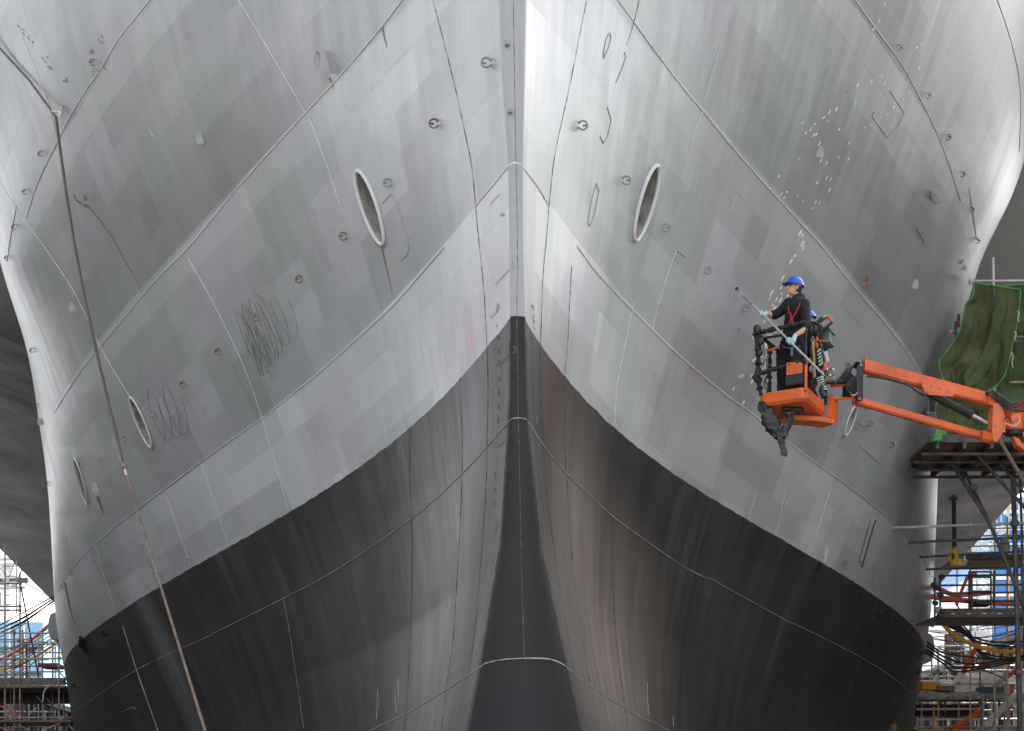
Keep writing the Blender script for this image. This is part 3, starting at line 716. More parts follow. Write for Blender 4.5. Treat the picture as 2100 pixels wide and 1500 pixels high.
# ribbons laid 3 mm over the plating (stains, scuffs, numerals)
MARK = [None, None]
def ribbon(b, pts, w, off=.004, step=8, taper=None):
    b = MB()
    q = resample(pts, step); n = len(q); vs = []; fs = []
    for i, (x, y) in enumerate(q):
        a = q[max(i - 1, 0)]; c = q[min(i + 1, n - 1)]; dx, dy = c[0] - a[0], c[1] - a[1]; l = math.hypot(dx, dy) or 1
        ww = (w(i / max(1, n - 1)) if callable(w) else w) / 2; nx, ny = -dy / l * ww, dx / l * ww
        vs += [on_any(x + nx, y + ny, off), on_any(x - nx, y - ny, off)]
    for i in range(n - 1): fs.append((2 * i, 2 * i + 1, 2 * i + 3, 2 * i + 2))
    b.add(vs, fs).build(MARK[0], M[MARK[1]], ship); return b
MARK[:] = ['rust_streak', 'ruststain']
ribbon(0, [(783, 507), (787, 525), (795, 560), (806, 610)], lambda t: 3.2 * (1 - t) + .3); ribbon(0, [(181, 423), (205, 452), (228, 482), (262, 545), (292, 600)], lambda t: 3 * (1 - t) + .6)
ribbon(0, [(200, 1018), (206, 1035), (214, 1058)], lambda t: 7 * (1 - t) + .5); ribbon(0, [(763, 480), (772, 500), (779, 505)], 3)
ribbon(0, [(676, 160), (681, 172), (686, 186)], lambda t: 5 * (1 - t) + .5); ribbon(0, [(784, 55), (788, 75), (794, 100)], lambda t: 4 * (1 - t) + .5); ribbon(0, [(1310, 470), (1303, 490), (1300, 497)], 4)
MARK[:] = ['scuff_mark', 'scuff']
def loops(c0, c1, n, a1, a2, w_):
    pts = []
    for k in range(int(n * 22)):
        t = k / 22.; f = t / n; j = 1 + .12 * math.sin(t * 3.1)
        cx_, cy_ = lerp(c0[0], c1[0], f), lerp(c0[1], c1[1], f); co_, si = math.cos(2 * math.pi * t), math.sin(2 * math.pi * t)
        pts.append((cx_ + (a1[0] * co_ + a2[0] * si) * j, cy_ + (a1[1] * co_ + a2[1] * si) * j))
    return ribbon(0, pts, w_, .004, 7)
loops((316, 862), (370, 838), 3.4, (17, 50), (11, -5), lambda t: .55 + .35 * math.sin(t * 47) ** 2)
loops((506, 700), (528, 680), 4.3, (20, 52), (7, -4), lambda t: .4 + .5 * math.sin(t * 61) ** 2); loops((522, 690), (556, 668), 4.6, (26, 58), (8, -6), lambda t: .45 + .6 * math.sin(t * 53) ** 2); loops((552, 672), (590, 640), 2.4, (22, 48), (12, -6), lambda t: .35 + .4 * math.sin(t * 37) ** 2)
for k in range(26):
    x, y = rnd.uniform(500, 545), rnd.uniform(640, 760); x += (y - 690) * .35
    ribbon(0, [(x, y), (x + 6, y + rnd.uniform(12, 30))], rnd.uniform(.5, 1.2))
for (x0, y0) in [(40, 55), (58, 75), (90, 115), (98, 130), (130, 160), (205, 75), (186, 105), (208, 130), (193, 145)]:
    for k in range(4):
        x, y = x0 + rnd.uniform(-5, 9), y0 + rnd.uniform(-5, 12); ribbon(0, [(x, y), (x + 3, y + 5)], rnd.uniform(.8, 2.2))
MARK[:] = ['bare_fleck', 'fleck']
FL = [(1814, 8), (1803, 43), (1791, 60), (1890, 90), (1880, 98), (1884, 140), (1808, 157), (1815, 171), (1787, 167), (1759, 175), (1715, 224), (1701, 230), (1690, 240), (1698, 249), (1720, 266), (1663, 264), (1661, 268), (1645, 252), (1652, 273), (1668, 277), (1673, 276), (1740, 295), (1680, 295), (1774, 261), (1785, 257), (1820, 235), (1833, 220), (1835, 212), (1851, 205), (1865, 190), (1739, 327), (1683, 330), (1695, 335), (1719, 323), (1639, 326), (1597, 362), (1578, 387), (1613, 394), (1602, 398), (1608, 405), (1636, 402), (1646, 412), (1695, 365), (1703, 368), (1675, 375), (1701, 390), (1672, 415), (1680, 416), (1666, 427), (1696, 438), (1636, 480), (1645, 483), (1636, 498), (1645, 500), (1670, 255), (1687, 243)]
NF = len(FL)
for k in range(43):
    t = rnd.random() ** .9; x = np.interp(t, [0, .3, .6, .85, 1], [1648, 1604, 1562, 1530, 1512]); y = lerp(475, 838, t)
    FL.append((x + rnd.gauss(0, 12), y + rnd.gauss(0, 6)))
for i_, (x, y) in enumerate(FL):
    l = rnd.uniform(3, 11) if i_ < NF else rnd.uniform(6, 14); ww_ = rnd.uniform(1.2, 3.4) if i_ < NF else rnd.uniform(2.8, 5.4); ribbon(0, [(x + .25 * l, y - .45 * l), (x + rnd.uniform(-.6, .6), y), (x - .25 * l, y + .45 * l)], lambda t: ww_ * (.35 + .65 * math.sin(math.pi * min(.92, t + .12))), .004, 20)
MARK[:] = ['scratch', 'weld']   # pale scratches
for q in [[(1380, 150), (1370, 190)], [(307, 265), (314, 280)], [(1755, 205), (1750, 225)], [(1510, 400), (1500, 430)]]:
    ribbon(0, q, 1.3)

# draught marks on both sides of the stem
MARK[:] = ['draught_mark', 'weld_dark']
for (x, y) in [(1021, 693), (1022, 722), (1023, 778), (1023, 803), (1022, 808), (1022, 835), (1021, 860), (1020, 866), (1019, 895), (1017, 948), (1016, 972), (1015, 977), (1014, 1005), (1013, 1028), (1012, 1034),
               (1092, 690), (1092, 696), (1092, 722), (1094, 780), (1095, 800), (1095, 806), (1096, 832), (1098, 857), (1099, 863), (1102, 912), (1103, 920), (1104, 945), (1106, 970), (1107, 977), (1109, 1005), (1111, 1030)]:
    s = -1 if x < 1060 else 1
    ribbon(0, [(x - s * -1.5, y - 5), (x + s * -1.0, y + 4)], 2.6, .006, 5)
def seg_digit(x, y, d, h=12, w_=6, sk=-.55):
    T = {'2': [[(0, .1), (.5, 0), (1, .15), (1, .4), (0, 1), (1, 1)]], '8': [[(.5, .5), (.1, .25), (.5, 0), (.9, .25), (.5, .5), (0, .75), (.5, 1), (1, .75), (.5, .5)]], '9': [[(1, .3), (.5, .5), (0, .3), (.4, 0), (1, .2), (.8, 1)]]}[d]
    for st in T: ribbon(0, [(x + u * w_, y + v * h + u * w_ * sk) for u, v in st], 1.5, .006, 4)
seg_digit(1052, 716, '2'); seg_digit(1019, 740, '8', 14, 6); seg_digit(1016, 908, '9', 14, 5); seg_digit(1091, 740, '8', 13, 5, .6)
for (x0, y0, x1, y1, n_) in [(1026, 748, 1044, 727, 8), (1022, 918, 1037, 902, 7), (1012, 1090, 1025, 1078, 6)]:
    for k in range(n_):
        x, y = lerp(x0, x1, k / (n_ - 1)), lerp(y0, y1, k / (n_ - 1)); ribbon(0, [(x, y - 2), (x, y + 2.4)], 1.4, .006, 3)
MARK[:] = ['raised_numeral', 'valve']
seg_digit(1049, 545, '2'); seg_digit(1019, 624, '8', 12, 5); seg_digit(1089, 624, '9', 12, 5, .5); seg_digit(1091, 645, '2', 10, 5, .5)
for (x0, y0, x1, y1, n_) in [(1018, 582, 1044, 554, 9), (1008, 416, 1024, 400, 6), (1008, 650, 1020, 640, 5)]:
    for k in range(n_):
        x, y = lerp(x0, x1, k / (n_ - 1)), lerp(y0, y1, k / (n_ - 1)); ribbon(0, [(x, y - 2), (x, y + 2.4)], 1.4, .006, 3)
for (x, y) in [(1019, 636), (1019, 668), (1095, 660), (1096, 675), (1028, 442), (1033, 441)]: ribbon(0, [(x - 1, y - 3), (x + 1, y + 3)], 2, .006, 3)

for (x, y) in [(1040, 99), (1046, 235)]:
    p = bar_pt(x, y, .0); MB().box(p + Vector((0, -.015, 0)), (.045, .06, .04)).build('step_lug', M['fit'], ship, smooth=False)
# guide rails with brackets
def rail(pts, m, brackets, rr=.028):
    q = resample(catmull(pts, 4), 6); b = MB().tube([on_hull(x, y, .09) for x, y in q], rr, 8); o = b.build('guide_rail', M[m], ship)
    for (x, y) in brackets:
        p, n, up, rt = frame_at(x, y); MB().beam(p - n * .02, p + n * .14, .13, .05, up).build('bracket', M[m], o, smooth=False)
    return o
rail([(140, 1193), (147, 1228), (158, 1272), (171, 1302)], 'fit', [(141, 1200), (152, 1240), (162, 1278), (170, 1298)])
for sd2 in (-1, 1): ribbon(0, [(1789 + sd2 * 2, 1063), (1777 + sd2 * 2, 1105), (1764 + sd2 * 2, 1150)], 4, .03, 8) if MARK.__setitem__(slice(None), ['rail_backing', 'fit_pale']) is None else 0
r_ = rail([(1787, 1065), (1775, 1105), (1763, 1148), (1759, 1162)], 'black', [(1785, 1072), (1775, 1106), (1765, 1142)], .014)
MB().tube([on_hull(1762, 1150, .2), on_hull(1768, 1156, .25), on_hull(1764, 1166, .22), on_hull(1756, 1172, .14), on_hull(1750, 1182, .08)], .035, 6).build('hook_end', M['fit'], r_)
b = MB(); q = [on_hull(168, 1306, .01), on_hull(178, 1338, .01), on_hull(186, 1345, .01)]
p, n, up, rt = frame_at(170, 1308); b.tube([p + n * .02, on_hull(173, 1320, .10), on_hull(180, 1340, .02)], [.10, .09, .01], 8); b.build('fairing', M['black'], ship)
for (x, y, dx) in [(105, 1288, -1), (1908, 1332, 1)]:
    side = dx; Yq = float(smooth_itp(YE_L if side < 0 else YE_R, np.array(float(y)))) + 1.0
    H = (HY - y) * Yq / D0; xq = float(hull_x(np.array(Yq), np.array(H), side)); c = Vector((xq + side * .02, Yq, CZ + H * .005))
    pts = [c + Vector((side * (.16 * math.sin(math.pi * k / 12)), -.10, .42 * math.cos(math.pi * k / 12))) for k in range(13)]
    MB().plate([p_ + Vector((-side * .25 * (k in (0, 12)), 0, 0)) for k, p_ in enumerate(pts)], (0, 1, 0), .5).build('sea_chest_cover', M['fit'], ship, bevel=.04)
for (x, y) in [(215, 1296), (1801, 1259), (1826, 1277), (1884, 1340), (1879, 1377), (1677, 1158), (136, 1397), (153, 1403)]:
    p, n, up, rt = frame_at(x, y); MB().tube([p - n * .02 + up * .06, p + n * .07 + up * .03, p + n * .05 - up * .06, p - n * .02 - up * .1], [.03, .04, .035, .02], 6).build('anode_lug', M['black'], ship)
p, n, up, rt = frame_at(1693, 1125)
MB().plate([on_hull(1692, 1120, .006), on_hull(1697, 1121, .006), on_hull(1698, 1128, .006), on_hull(1694, 1152, .006), on_hull(1688, 1154, .006)][::1], n, .004).build('primer_patch', mat('pale_primer', (.78, .78, .79), .5), ship, smooth=False)
# wedge of bright dented plate
for (x, y) in [(1908, 388)]:
    p, n, up, rt = frame_at(x, y); b = MB().add([on_hull(1905, 387, .01), on_hull(1911, 412, .015), on_hull(1928, 418, .005), on_hull(1910, 396, .10)], [(0, 1, 3), (1, 2, 3), (0, 3, 2)]).build('lifted_plate', M['weld'], ship, smooth=False)

# sponson flares further aft
def flare(corners, label, lines, side):
    b = MB(); a, c, d, e = corners   # inboard-low, outboard-low, outboard-high, inboard-high
    n1, n2 = 10, 10; vs = []
    for i in range(n1 + 1):
        for k in range(n2 + 1):
            u, v = i / n1, k / n2; q = a.lerp(c, u).lerp(e.lerp(d, u), v); vs.append(q + Vector((0, 1.2 * math.sin(math.pi * v), 0)))
    fs = [(i * (n2 + 1) + k, (i + 1) * (n2 + 1) + k, (i + 1) * (n2 + 1) + k + 1, i * (n2 + 1) + k + 1) for i in range(n1) for k in range(n2)]
    m0 = len(vs); back = [q + Vector((0, 30, 6)) for q in vs]; vs += back
    fs += [(i * (n2 + 1), m0 + i * (n2 + 1), m0 + (i + 1) * (n2 + 1), (i + 1) * (n2 + 1)) for i in range(n1)]
    fs += [(n1 * (n2 + 1) + k, m0 + n1 * (n2 + 1) + k, m0 + n1 * (n2 + 1) + k + 1, n1 * (n2 + 1) + k + 1) for k in range(n2)]
    o = b.add(vs, fs).build('sponson', M['sponson'], ship)
    def pt(x, y):
        # meet the view line with the bilinear sheet by iteration
        u = v = .5
        for _ in range(25):
            q = a.lerp(c, u).lerp(e.lerp(d, u), v) + Vector((0, 1.2 * math.sin(math.pi * v), 0)); X = CX + q.x / q.y * FPX; Yy = HY - (q.z - CZ) / q.y * FPX
            h = 1e-3
            def pr(u, v):
                q = a.lerp(c, u).lerp(e.lerp(d, u), v) + Vector((0, 1.2 * math.sin(math.pi * v), 0)); return CX + q.x / q.y * FPX, HY - (q.z - CZ) / q.y * FPX
            x1, y1 = pr(u + h, v); x2, y2 = pr(u, v + h)
            J = np.array([[(x1 - X) / h, (x2 - X) / h], [(y1 - Yy) / h, (y2 - Yy) / h]])
            du, dv = np.linalg.solve(J, [x - X, y - Yy]); u += du; v += dv
        q = a.lerp(c, u).lerp(e.lerp(d, u), v) + Vector((0, 1.2 * math.sin(math.pi * v), 0)); return q
    for (x0, y0, x1, y1) in lines:
        p0, p1 = pt(x0, y0), pt(x1, y1); m_ = (p0 + p1) / 2
        MB().tube([pt(lerp(x0, x1, k / 6), lerp(y0, y1, k / 6)) + Vector((0, -.012, -.012)) for k in range(7)], .035, 5).build('plate_seam', M['sponson_line'], o)
    return o
M['sponson'] = mat('sponson_paint', (.48, .46, .45), .7, var=.30, scale=.9, stretch=(.25, .25, 2.2), spec=.2)
M['sponson_line'] = mat('sponson_seam_paint', (.75, .73, .72), .5)
flare((P(235, 1357, 58), P(-260, 872, 48), P(-260, 150, 44), P(180, 260, 54)), '', [(-20, 680, 72, 735), (-20, 762, 85, 812), (-20, 815, 95, 880), (-20, 885, 104, 960), (-20, 1020, 108, 1105), (60, 1072, 107, 1112), (-20, 955, 104, 1035)], -1)
flare((P(1770, 1378, 56), P(2420, 637, 46), P(2420, 60, 43), P(1860, 200, 52)), '', [(1925, 1010, 2120, 850), (1928, 1080, 2120, 930), (1925, 1150, 2100, 985), (2040, 520, 2110, 400), (1990, 1080, 2080, 1000), (1960, 1050, 2110, 915)], 1)
# ------------------------------------------------------------------ boom lift
lift_base = Vector((14.5, 21.0, 0.0))
lift = thing('boom_lift', lift_base, 'orange boom lift reaching in from the right with its basket raised against the hull', 'boom lift')
Cc = P(1655, 793, 20.1); AA = Vector((-math.cos(R(28)), math.sin(R(28)), 0)); BB = Vector((math.sin(R(28)), math.cos(R(28)), 0)); ZZ_ = Vector((0, 0, 1))
TH = .17
def B(u, w_, z): return Cc + AA * u + BB * w_ + ZZ_ * (z - TH)      # z measured from the tray floor
LU, LW = .70, .95
def rounded(u0, u1, w0, w1, r, n=6):
    out = []
    for (cu, cw, a0) in ((u1 - r, w1 - r, 0), (u0 + r, w1 - r, 90), (u0 + r, w0 + r, 180), (u1 - r, w0 + r, 270)):
        for k in range(n + 1):
            an = R(a0 + 90 * k / n); out.append((cu + r * math.cos(an), cw + r * math.sin(an)))
    return out
o2 = rounded(0, LU, 0, LW, .10); i2 = rounded(.025, LU - .025, .025, LW - .025, .08); n = len(o2)
low = rounded(.03, LU - .03, .03, LW - .03, .09)
vs = [B(u, w_, -.01) for u, w_ in low] + [B(u, w_, .03) for u, w_ in o2] + [B(u, w_, TH) for u, w_ in o2] + [B(u, w_, TH) for u, w_ in i2] + [B(u, w_, .02) for u, w_ in i2]
fs = [(r_ * n + k, r_ * n + (k + 1) % n, (r_ + 1) * n + (k + 1) % n, (r_ + 1) * n + k) for r_ in range(4) for k in range(n)]
fs += [tuple(range(n)), tuple(4 * n + k for k in range(n))]
tray = MB().add(vs, fs).build('basket_tray', M['orange'], lift)
g = MB()
for k in range(3): g.beam(B(.1 + k * .25, .06, -.022), B(.1 + k * .25, LW - .06, -.022), .03, .025)
for k_, q in enumerate(range(3)):
    MB().beam(B(.1 + q * .25, .06, -.022), B(.1 + q * .25, LW - .06, -.022), .03, .025).build('stiffener', M['orange'], tray, smooth=False)
MB().tube([B(.68, -.005, .10), B(.45, -.005, .06)], .004, 5).build('scratch', M['tape'], tray)
# support arm below the basket and up its far side
arm = MB(); pa = [B(.45, .45, -.10), B(.10, .75, -.10), B(-.02, .98, -.09), B(-.06, 1.03, -.02), B(-.07, 1.04, .10), B(-.07, 1.04, .30)]
for p0, p1 in zip(pa, pa[1:]): pass
sec = []; wv, hv = .13, .07
vs = []; fs = []
for i, p_ in enumerate(pa):
    t = (pa[min(i + 1, len(pa) - 1)] - pa[max(i - 1, 0)]).normalized(); sd_ = t.cross(Vector((.88, -.47, 0))).normalized(); d_ = Vector((-.3, 1, 0)).normalized()
    s1 = t.cross(ZZ_) if abs(t.z) < .8 else Vector((.5, .85, 0)); s1.normalize(); s2 = s1.cross(t).normalized()
    for a_, b_ in ((-1, -1), (1, -1), (1, 1), (-1, 1)): vs.append(p_ + s1 * (a_ * wv) + s2 * (b_ * hv / 2))
for i in range(len(pa) - 1):
    for k in range(4): fs.append((i * 4 + k, i * 4 + (k + 1) % 4, (i + 1) * 4 + (k + 1) % 4, (i + 1) * 4 + k))
fs += [(3, 2, 1, 0), tuple((len(pa) - 1) * 4 + k for k in range(4))]
MB().add(vs, fs).build('support_arm', M['orange'], lift, bevel=.008)
# guard rails wrapped in black plastic and tape
def wrapped(pts, r, name='guard_rail', m='rubber', bands=0, lumpy=.25, parent=None):
    q = []
    for a_, b_ in zip(pts, pts[1:]):
        k_ = max(2, int((b_ - a_).length / .03)); q += [a_.lerp(b_, t / k_) for t in range(k_)]
    q.append(pts[-1]); rr = [r * (1 + rnd.uniform(-lumpy, lumpy)) for _ in q]
    o = MB().tube(q, rr, 7).build(name, M[m], parent or lift)
    for k in range(bands):
        t = (k + .5) / bands; L_ = sum((b_ - a_).length for a_, b_ in zip(pts, pts[1:])) * t
        for a_, b_ in zip(pts, pts[1:]):
            l = (b_ - a_).length
            if L_ <= l: break
            L_ -= l
        d_ = (b_ - a_).normalized(); c_ = a_ + d_ * L_; tw = d_.orthogonal().normalized()
        MB().tube([c_ - d_ * .035 + tw * .004, c_ + d_ * .03 - tw * .004], r * 1.28, 7).build('tape_band', M['tape'], o)
    return o
RT = 1.04
wrapped([B(.02, 0, RT + .02), B(.72, 0, RT - .02)], .030, bands=6)
wrapped([B(.02, .03, RT - .09), B(.72, .02, RT - .10)], .020, bands=4)
wrapped([B(.72, 0, RT - .02), B(.70, .5, RT), B(.68, LW, RT)], .028, bands=2)
wrapped([B(.68, LW, RT), B(.0, LW, RT)], .026, bands=1)
wrapped([B(.0, LW, RT), B(.0, .45, RT)], .026, bands=3)
wrapped([B(.70, -.02, RT - .05), B(.69, -.01, .75), B(.70, .0, .4), B(.66, .0, TH - .02)], .042, 'post', lumpy=.45)
wrapped([B(.62, .28, RT - .1), B(.62, .28, .5), B(.63, .27, .05)], .030, 'post', lumpy=.5)
wrapped([B(.70, LW - .05, RT), B(.68, LW - .05, TH)], .026, 'post')
wrapped([B(0, LW - .03, RT), B(0, LW - .03, TH)], .026, 'post')
wrapped([B(.02, .01, RT), B(.02, .01, .42)], .020, 'post', bands=2)
MB().tube([B(.02, .01, .52), B(.02, .01, TH - .05)], .022, 8).build('post', M['orange'], lift)
wrapped([B(.74, -.02, .42), B(.5, -.02, .47), B(.0, -.02, .52)], .030, lumpy=.4, bands=2)
wrapped([B(.76, .0, .44), B(.70, -.03, .34), B(.66, .02, .38)], .032, 'rag_wrap', 'plastic_rag', lumpy=.5)
wrapped([B(.74, -.02, RT - .02), B(.74, .04, RT - .1), B(.66, .0, RT - .12)], .036, 'rag_wrap', 'plastic_rag', lumpy=.5)
MB().tube([B(.60, .1, .80), B(.55, .02, .76), B(.40, .02, .79)], .014, 8).build('grab_handle', M['orange'], lift)
for k in range(5):
    u = .6 + .07 * rnd.random(); z = rnd.uniform(.25, .55)
    MB().tube([B(u, .05 + .1 * rnd.random(), z + .35), B(u - .03, .1, z + .12), B(u + .02, .06, z), B(u - .02, .1, z - .1)], .008, 5).build('cord', M['twine' if k % 2 else 'rubber'], lift)
# control panel
MB().add([B(.05, -.045, .33), B(.28, -.045, .33), B(.28, -.045, .53), B(.05, -.045, .51), B(.05, -.02, .33), B(.28, -.02, .33), B(.28, -.02, .53), B(.05, -.02, .51)], [(0, 1, 2, 3), (7, 6, 5, 4), (0, 4, 5, 1), (1, 5, 6, 2), (2, 6, 7, 3), (3, 7, 4, 0)]).build('control_panel', M['orange'], lift, smooth=False, bevel=.006)
pb_ = MB().add([B(.04, -.05, .21), B(.29, -.05, .21), B(.29, -.05, .335), B(.04, -.05, .335), B(.04, .12, .18), B(.29, .12, .18), B(.29, .12, .46), B(.04, .12, .46), B(.29, -.015, .46), B(.04, -.015, .46)], [(0, 1, 2, 3), (3, 2, 8, 9), (9, 8, 6, 7), (4, 7, 6, 5), (0, 4, 5, 1), (1, 5, 6, 8, 2), (0, 3, 9, 7, 4)]).build('control_box', M['black'], lift, smooth=False, bevel=.008)
for (u, z) in [(.07, .36), (.07, .48), (.26, .36), (.26, .50)]:
    MB().tube([B(u, -.046, z), B(u, -.052, z)], .008, 8).build('bolt', M['chrome'], lift)
# right hand clutter: handle loop, bracket, valve block, hoses
MB().tube([P(1674, 668, 20.45), P(1684, 655, 20.45), P(1696, 648, 20.5)], .035, 8).build('hose_end', M['rubber'], lift)
MB().tube([P(1686, 653, 20.44), P(1697, 647, 20.48)], .026, 8).build('silver_sleeve', M['valve'], lift)
MB().tube([P(1698, 649, 20.5), P(1707, 660, 20.5)], .022, 8).build('lever', M['orange'], lift)
MB().tube([P(1707, 661, 20.5), P(1697, 669, 20.5), P(1688, 675, 20.5)], .018, 8).build('lever_grip', M['rubber'], lift)
MB().beam(P(1675, 682, 20.5), P(1676, 716, 20.5), .035, .035, (0, 1, 0)).build('bracket', M['orange'], lift, bevel=.004)
MB().tube([P(1668, 698, 20.5), P(1698, 700, 20.55)], .010, 6).build('bracket', M['orange'], lift)
MB().tube([P(1667, 712, 20.5), P(1676, 704, 20.5)], .016, 6).build('bracket', M['orange'], lift)
MB().tube([P(1666, 700, 20.35), P(1669, 730, 20.35), P(1670, 775, 20.35)], .020, 7).build('webbing_strap', mat('ochre_webbing', (.38, .27, .08), .8), lift)
MB().tube([P(1663, 699, 20.36), P(1666, 690, 20.36), P(1671, 700, 20.36), P(1667, 712, 20.36)], .010, 6).build('carabiner', M['valve'], lift)
MB().tube([P(1692, 722, 20.6), P(1697, 744, 20.6)], .032, 10).build('canister', M['white'], lift)
MB().box(P(1664, 757, 20.45), (.06, .06, .10)).build('bottle', mat('blue_bottle', (.35, .48, .6), .2), lift, bevel=.02)
MB().box(P(1703, 768, 20.5), (.115, .10, .20), Matrix.Rotation(R(-28), 3, 'Z')).build('valve_block', M['valve'], lift, smooth=False, bevel=.008)
for k in range(6):
    MB().tube([P(1697 + (k % 3) * 6, 757 + (k // 3) * 12, 20.43), P(1697 + (k % 3) * 6, 757 + (k // 3) * 12, 20.38)], .012, 7).build('valve_port', M['black' if k % 2 else 'chrome'], lift)
MB().tube([P(1692, 745, 20.4), P(1692, 760, 20.4)], .03, 8).build('valve_cap', M['orange'], lift)
MB().tube([P(1682, 775, 20.15), P(1688, 790, 20.1), P(1684, 802, 20.08), P(1690, 815, 20.05)], .040, 8).build('hose_bundle', M['rubber'], lift)
for k in range(6):
    q = P(lerp(1682, 1689, k / 5), lerp(776, 800, k / 5), 20.12 - .004 * k)
    MB().tube([q + Vector((-.045, 0, -.012)), q + Vector((0, -.045, 0)), q + Vector((.045, 0, .012))], .012, 6).build('tape_band', M['tape'], lift)
for (p0, p1, p2) in [((1677, 700), (1684, 712), (1682, 745)), ((1681, 712), (1672, 735), (1690, 755)), ((1660, 665), (1672, 672), (1676, 690)), ((1664, 662), (1676, 664), (1684, 678)), ((1668, 690), (1662, 716), (1668, 745)), ((1684, 716), (1690, 735), (1690, 760)), ((1672, 770), (1664, 785), (1672, 797))]:
    pts = catmull([P(*p0, 20.42), P(*p1, 20.38), P(*p2, 20.42)], 5); MB().tube(pts, .017, 6).build('cable', M['rubber'], lift)
for k in range(5):
    q0, q1 = P(1683 + k, 716 + k * 7, 20.3), P(1676 + k, 722 + k * 7, 20.3); MB().tube([q0, q1], .012, 6).build('tape_band', M['tape'], lift)
for (x, y, r) in [(1657, 672, .05), (1664, 678, .04), (1672, 676, .05), (1681, 668, .035), (1553, 676, .06), (1560, 700, .05), (1558, 724, .045)]:
    MB().ball(P(x, y, 20.35), (r, r * .8, r * 1.2), 9, 6).build('rag_wrap', M['plastic_rag'], lift)
# rotator, hinge plate and parallel jib
YJ = 21.15
MB().tube([P(1738, 776, YJ), P(1738, 816, YJ)], .075, 14).build('rotator', M['black'], lift, bevel=.01)
MB().tube([P(1706, 790, 20.9), P(1735, 788, YJ)], .035, 8).tube([P(1708, 818, 20.9), P(1748, 817, YJ)], .018, 6).build('link', M['orange'], lift)
MB().tube([P(1698, 783, 20.8), P(1712, 783, 20.85), P(1738, 783, YJ)], .04, 8).build('link_pin', M['black'], lift)
for dy in (-.10, .10):
    hp = [(1757, 752), (1763, 745), (1770, 747), (1770, 818), (1766, 824), (1758, 822), (1756, 812)]
    MB().plate([P(x, y, YJ + .1 + dy) for x, y in hp], (0, 1, 0), .025).build('hinge_plate', M['black'], lift, smooth=False, bevel=.004)
    for (x, y) in [(1766, 749), (1763, 818)]: MB().tube([P(x, y, YJ + .085 + dy), P(x, y, YJ + .07 + dy)], .018, 10).build('hinge_pin', M['valve'], lift)
MB().plate([P(x, y, YJ + .1) for x, y in [(1744, 780), (1757, 772), (1757, 816), (1744, 814)]], (0, 1, 0), .10).build('hinge_block', M['black'], lift, smooth=False, bevel=.01)
YE = 21.55
def jbeam(x0, y0, x1, y1, h0, h1, wd, name='jib_arm', Y0=YJ + .1, Y1=YE + .1, bv=.018):
    vs = []
    for (x, y, h, Yq) in ((x0, y0, h0, Y0), (x1, y1, h1, Y1)):
        c = P(x, y, Yq)
        for a_, b_ in ((-1, -1), (1, -1), (1, 1), (-1, 1)): vs.append(c + Vector((0, a_ * wd / 2, b_ * h * Yq / FPX / 2)))
    return MB().add(vs, [(3, 2, 1, 0), (4, 5, 6, 7), (0, 1, 5, 4), (1, 2, 6, 5), (2, 3, 7, 6), (3, 0, 4, 7)]).build(name, M['orange'], lift, smooth=True, bevel=bv)
ja = jbeam(1769, 751, 2048, 826, 25, 25, .15)
jbeam(1755, 822, 2034, 901, 15, 16, .11)
jbeam(1748, 821, 1784, 831, 19, 18, .13, 'arm_socket')
jbeam(2012, 894, 2036, 901, 21, 21, .13, 'arm_socket')
jbeam(1770, 750, 1784, 754, 27, 27, .17, 'arm_collar', bv=.01)
jbeam(2022, 818, 2048, 826, 29, 30, .17, 'arm_collar', Y0=YE + .05, bv=.01)
MB().plate([P(x, y, YJ + .24 - .11) for x, y in [(1886, 778), (1945, 795), (1957, 811), (1952, 814), (1904, 810), (1897, 806), (1887, 784)]], (0, 1, 0), .02).build('gusset_plate', M['orange'], lift, smooth=False, bevel=.004)
for (x, y) in [(1892, 786), (1910, 791), (1927, 796), (1944, 802), (1902, 804)]: MB().tube([P(x, y, YJ + .115), P(x, y, YJ + .105)], .016, 10).build('bolt', M['orange'], lift)
cy = MB().tube([P(1904, 806, YJ + .2), P(1990, 850, YE)], .058, 14).build('lift_cylinder', M['black'], lift)
MB().tube([P(1984, 847, YE - .01), P(1993, 852, YE)], .068, 14).build('gland', M['rubber'], lift); MB().tube([P(1990, 850, YE), P(2036, 874, YE + .1)], .028, 12).build('piston_rod', M['chrome'], lift)
MB().ball(P(2037, 875, YE + .1), .05, 10, 7).build('rod_eye', M['black'], lift)
# knuckle bracket at the right end
for dy in (-.11, .13):
    MB().plate([P(x, y, YE + .1 + dy) for x, y in [(2036, 830), (2046, 823), (2053, 830), (2060, 850), (2064, 870), (2060, 882), (2049, 900), (2044, 908), (2037, 907), (2033, 897)]], (0, 1, 0), .03).build('knuckle_plate', M['orange'], lift, smooth=False, bevel=.006)
    for (x, y) in [(2046, 831), (2043, 873), (2040, 902)]: MB().tube([P(x, y, YE + .09 + dy), P(x, y, YE + .06 + dy)], .018, 10).build('hinge_pin', M['valve'], lift)
MB().plate([P(x, y, YE + .1) for x, y in [(2029, 838), (2040, 834), (2042, 892), (2026, 886)]], (0, 1, 0), .12).build('knuckle_web', M['orange'], lift, smooth=False, bevel=.01)
MB().tube([P(2081, 838, YE + .1), P(2079, 884, YE + .1)], .14, 20).build('rotary_actuator', M['orange'], lift, bevel=.012)
MB().tube([P(2079, 884, YE + .1), P(2079, 893, YE + .1)], .125, 20).build('actuator_seal', M['rubber'], lift)
MB().plate([P(x, y, YE - .03) for x, y in [(2072, 845), (2086, 843), (2088, 862), (2080, 866), (2072, 866)]], (0, 1, 0), .05).build('actuator_valve', M['orange'], lift, smooth=False, bevel=.01)
MB().box(P(2056, 886, YE + .1), (.10, .12, .07)).build('actuator_foot', M['black'], lift, bevel=.01)
